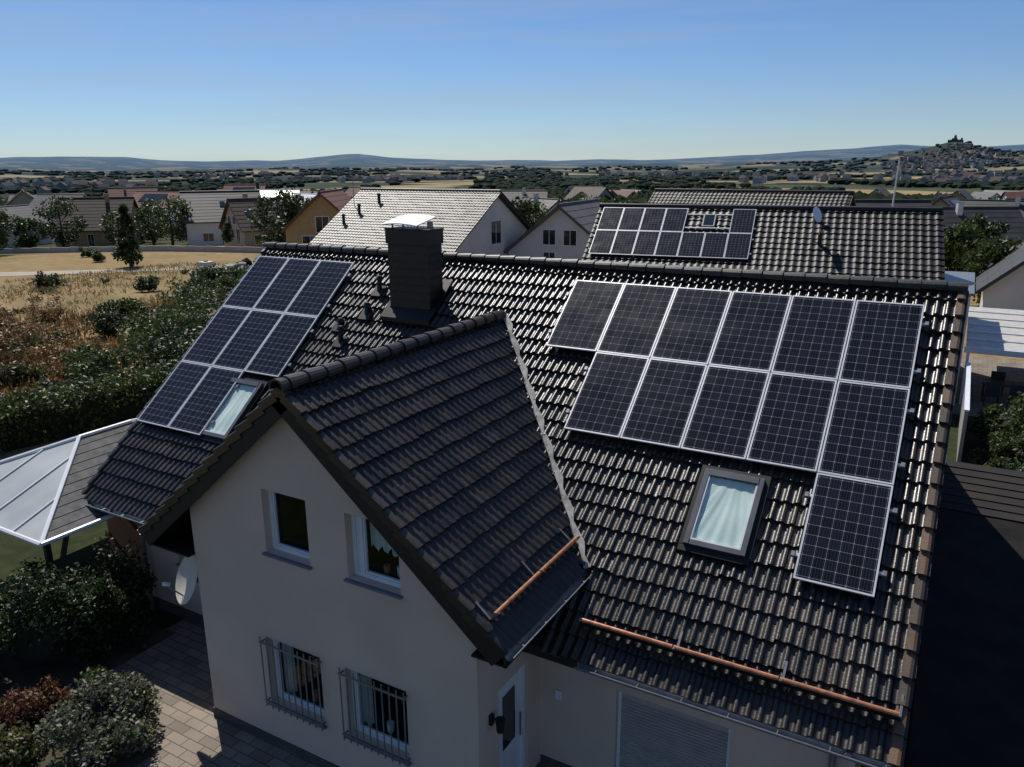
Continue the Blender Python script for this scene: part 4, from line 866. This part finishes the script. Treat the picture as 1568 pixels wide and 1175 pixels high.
for i in range(17000):
    px=random.uniform(-300,1900); F=math.exp(random.uniform(math.log(230),math.log(3600))); x,y=at(px,F)
    if F>480 and nz2(x/190.,y/190.)+.25*nz2(x/60.,y/60.)<.08: continue
    s_=1+F/1400.; addblob(x,y,float(gz(x,y)),random.uniform(2.2,4.8)*s_,random.uniform(2.5,4.5)*(1+F/6500))
for i in range(220):
    px=1462+random.gauss(0,60); F=3000-random.uniform(40,500); x,y=at(px,F); addblob(x,y,float(gz(x,y)),8,4.5)
me=bpy.data.meshes.new('distant_trees'); me.from_pydata(np.concatenate(Vs).tolist(),[],np.concatenate(Fs).tolist())
fm=bpy.data.materials.new('distant_foliage'); fm.use_nodes=True; n=fm.node_tree; b=n.nodes['Principled BSDF']; b.inputs['Roughness'].default_value=1;b.inputs['Specular IOR Level'].default_value=.05; L=n.links.new
g=n.nodes.new('ShaderNodeNewGeometry'); ln=n.nodes.new('ShaderNodeVectorMath'); ln.operation='LENGTH'; L(g.outputs['Position'],ln.inputs[0])
base=ramp(g.outputs['Random Per Island'],[(0,(.015,.024,.011)),(.6,(.028,.038,.016)),(1,(.05,.055,.024))])
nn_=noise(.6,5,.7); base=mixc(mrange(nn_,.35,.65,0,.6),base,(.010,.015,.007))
L(mixc(mrange(ln.outputs['Value'],400,3800,0,.7),base,(.038,.066,.095)),b.inputs['Base Color']); me.materials.append(fm); link('distant_trees',me)  # haze mixed into the foliage colour, bluer farther out
cl=[];
for i in range(140):
    px=random.choice([random.uniform(-100,560),random.uniform(-100,560),random.uniform(740,1000),random.uniform(1420,1700)]); F=random.uniform(128,225); x,y=at(px,F); z0=float(gz(x,y)); h=random.uniform(3.5,7); r=h*.42
    for k in range(7):
        t=random.uniform(0,6.28); q=random.random()*.7*r; cl.append(((x+q*math.cos(t),y+q*math.sin(t),z0+h*random.uniform(.25,.85)),(r*.5,r*.5,r*.42)))
foliage_mesh('tree_belt',leaves(cl,42,.38),LD)
for px,F,h,r,mt,con in((80,122,8,4.2,LD,False),(182,84,6.6,1.7,LD,True),(252,122,8,4,LG,False),(222,126,7.5,3.2,LG,False),(420,98,8,4.2,LD,False),(448,102,7.5,3.2,LD,False),(785,86,6.8,3.8,LD,False),(818,88,6.5,3.4,LG,False),(850,72,4.8,2.0,LG,False),(1500,62,5,3,LG,False),(1530,70,5.5,3,LD,False),(1460,72,4.5,2.4,LG,False),(355,112,5,2.8,LG,False),(170,128,6,3,LG,False),(540,105,7,3.5,LD,False),(1555,52,4.5,2.5,LG,False),(290,130,6.5,3.2,LD,False),(25,118,5.5,2.6,LG,False),(760,115,7,3.5,LD,False),(905,100,7,3.5,LG,False),(1440,100,5.5,3.4,LD,False),(-30,110,7,3.5,LG,False),(475,118,7,3.5,LG,False),(1480,90,5,3,LG,False),(1520,120,7,4,LD,False),(870,80,5,2.6,LD,False)):
    x,y=at(px,F); tree('conifer_tree' if con else 'broadleaf_tree',x,y,h,r,mt,2400,.22,con=con)
for px,F in((205,62),(45,66),(130,92),(115,100)):
    x,y=at(px,F); bush('field_bush',x,y,1.0,1.0,1.4,LG,900,.12,clumps=14)
x,y=at(352,72); mb=MB(); zz=float(gz(x,y))
for i in range(34):
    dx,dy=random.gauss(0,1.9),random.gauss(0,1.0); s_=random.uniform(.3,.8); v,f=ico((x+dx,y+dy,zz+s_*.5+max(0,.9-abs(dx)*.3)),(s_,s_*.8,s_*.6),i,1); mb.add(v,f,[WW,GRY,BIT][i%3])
BL=M('blue_tarp',(.03,.10,.35),rough=.4)
v,f=ico((x+2.4,y+1.2,zz+1.0),(1.3,1,.7),3,2); mb.add(v,f,BL); mb.build('rubble_pile')
x,y=at(287,76); zz=float(gz(x,y)); mb=MB(); mb.box(x,x+1.1,y,y+1.1,zz+.12,zz+1.1,WH)
for k in(0,.9): mb.box(x+k,x+k+.2,y,y+1.1,zz-.1,zz+.12,WOODK)
for k in(0,.53,1.06): mb.box(x+k,x+k+.04,y-.03,y-.001,zz+.12,zz+1.1,ZINC)
mb.box(x+.4,x+.7,y+.4,y+.7,zz+1.1,zz+1.2,BLACKM); mb.build('water_tank')
x,y=at(303,41); mb=MB(); mb.cyl((x,y,ZG),(x,y,ZG+1.7),.03,.03,ZINC,8); n_=8; vs=[(x,y,ZG+1.9)]+[(x+.6*math.cos(2*math.pi*i/n_),y+.6*math.sin(2*math.pi*i/n_),ZG+1.5) for i in range(n_)]
mb.add(vs,[(0,1+i,1+(i+1)%n_) for i in range(n_)],M('parasol_cloth',(.3,.22,.17),rough=.9)); mb.build('parasol')
x,y=at(1372,44); mb=MB(); zt=zpix(236,44); mb.cyl((x,y,float(gz(x,y))),(x+.25,y,zt),.06,.035,WHITE,8); mb.cyl((x-.35,y,zt-.1),(x+.75,y,zt-.25),.03,.03,ZINC,6); mb.cyl((x+.2,y,zt-.55),(x+.6,y,zt-.15),.02,.02,ZINC,6); mb.box(x+.15,x+.4,y-.1,y+.1,zt-.2,zt+.05,ZINC); mb.build('antenna_mast')
print('objs',len(bpy.data.objects))
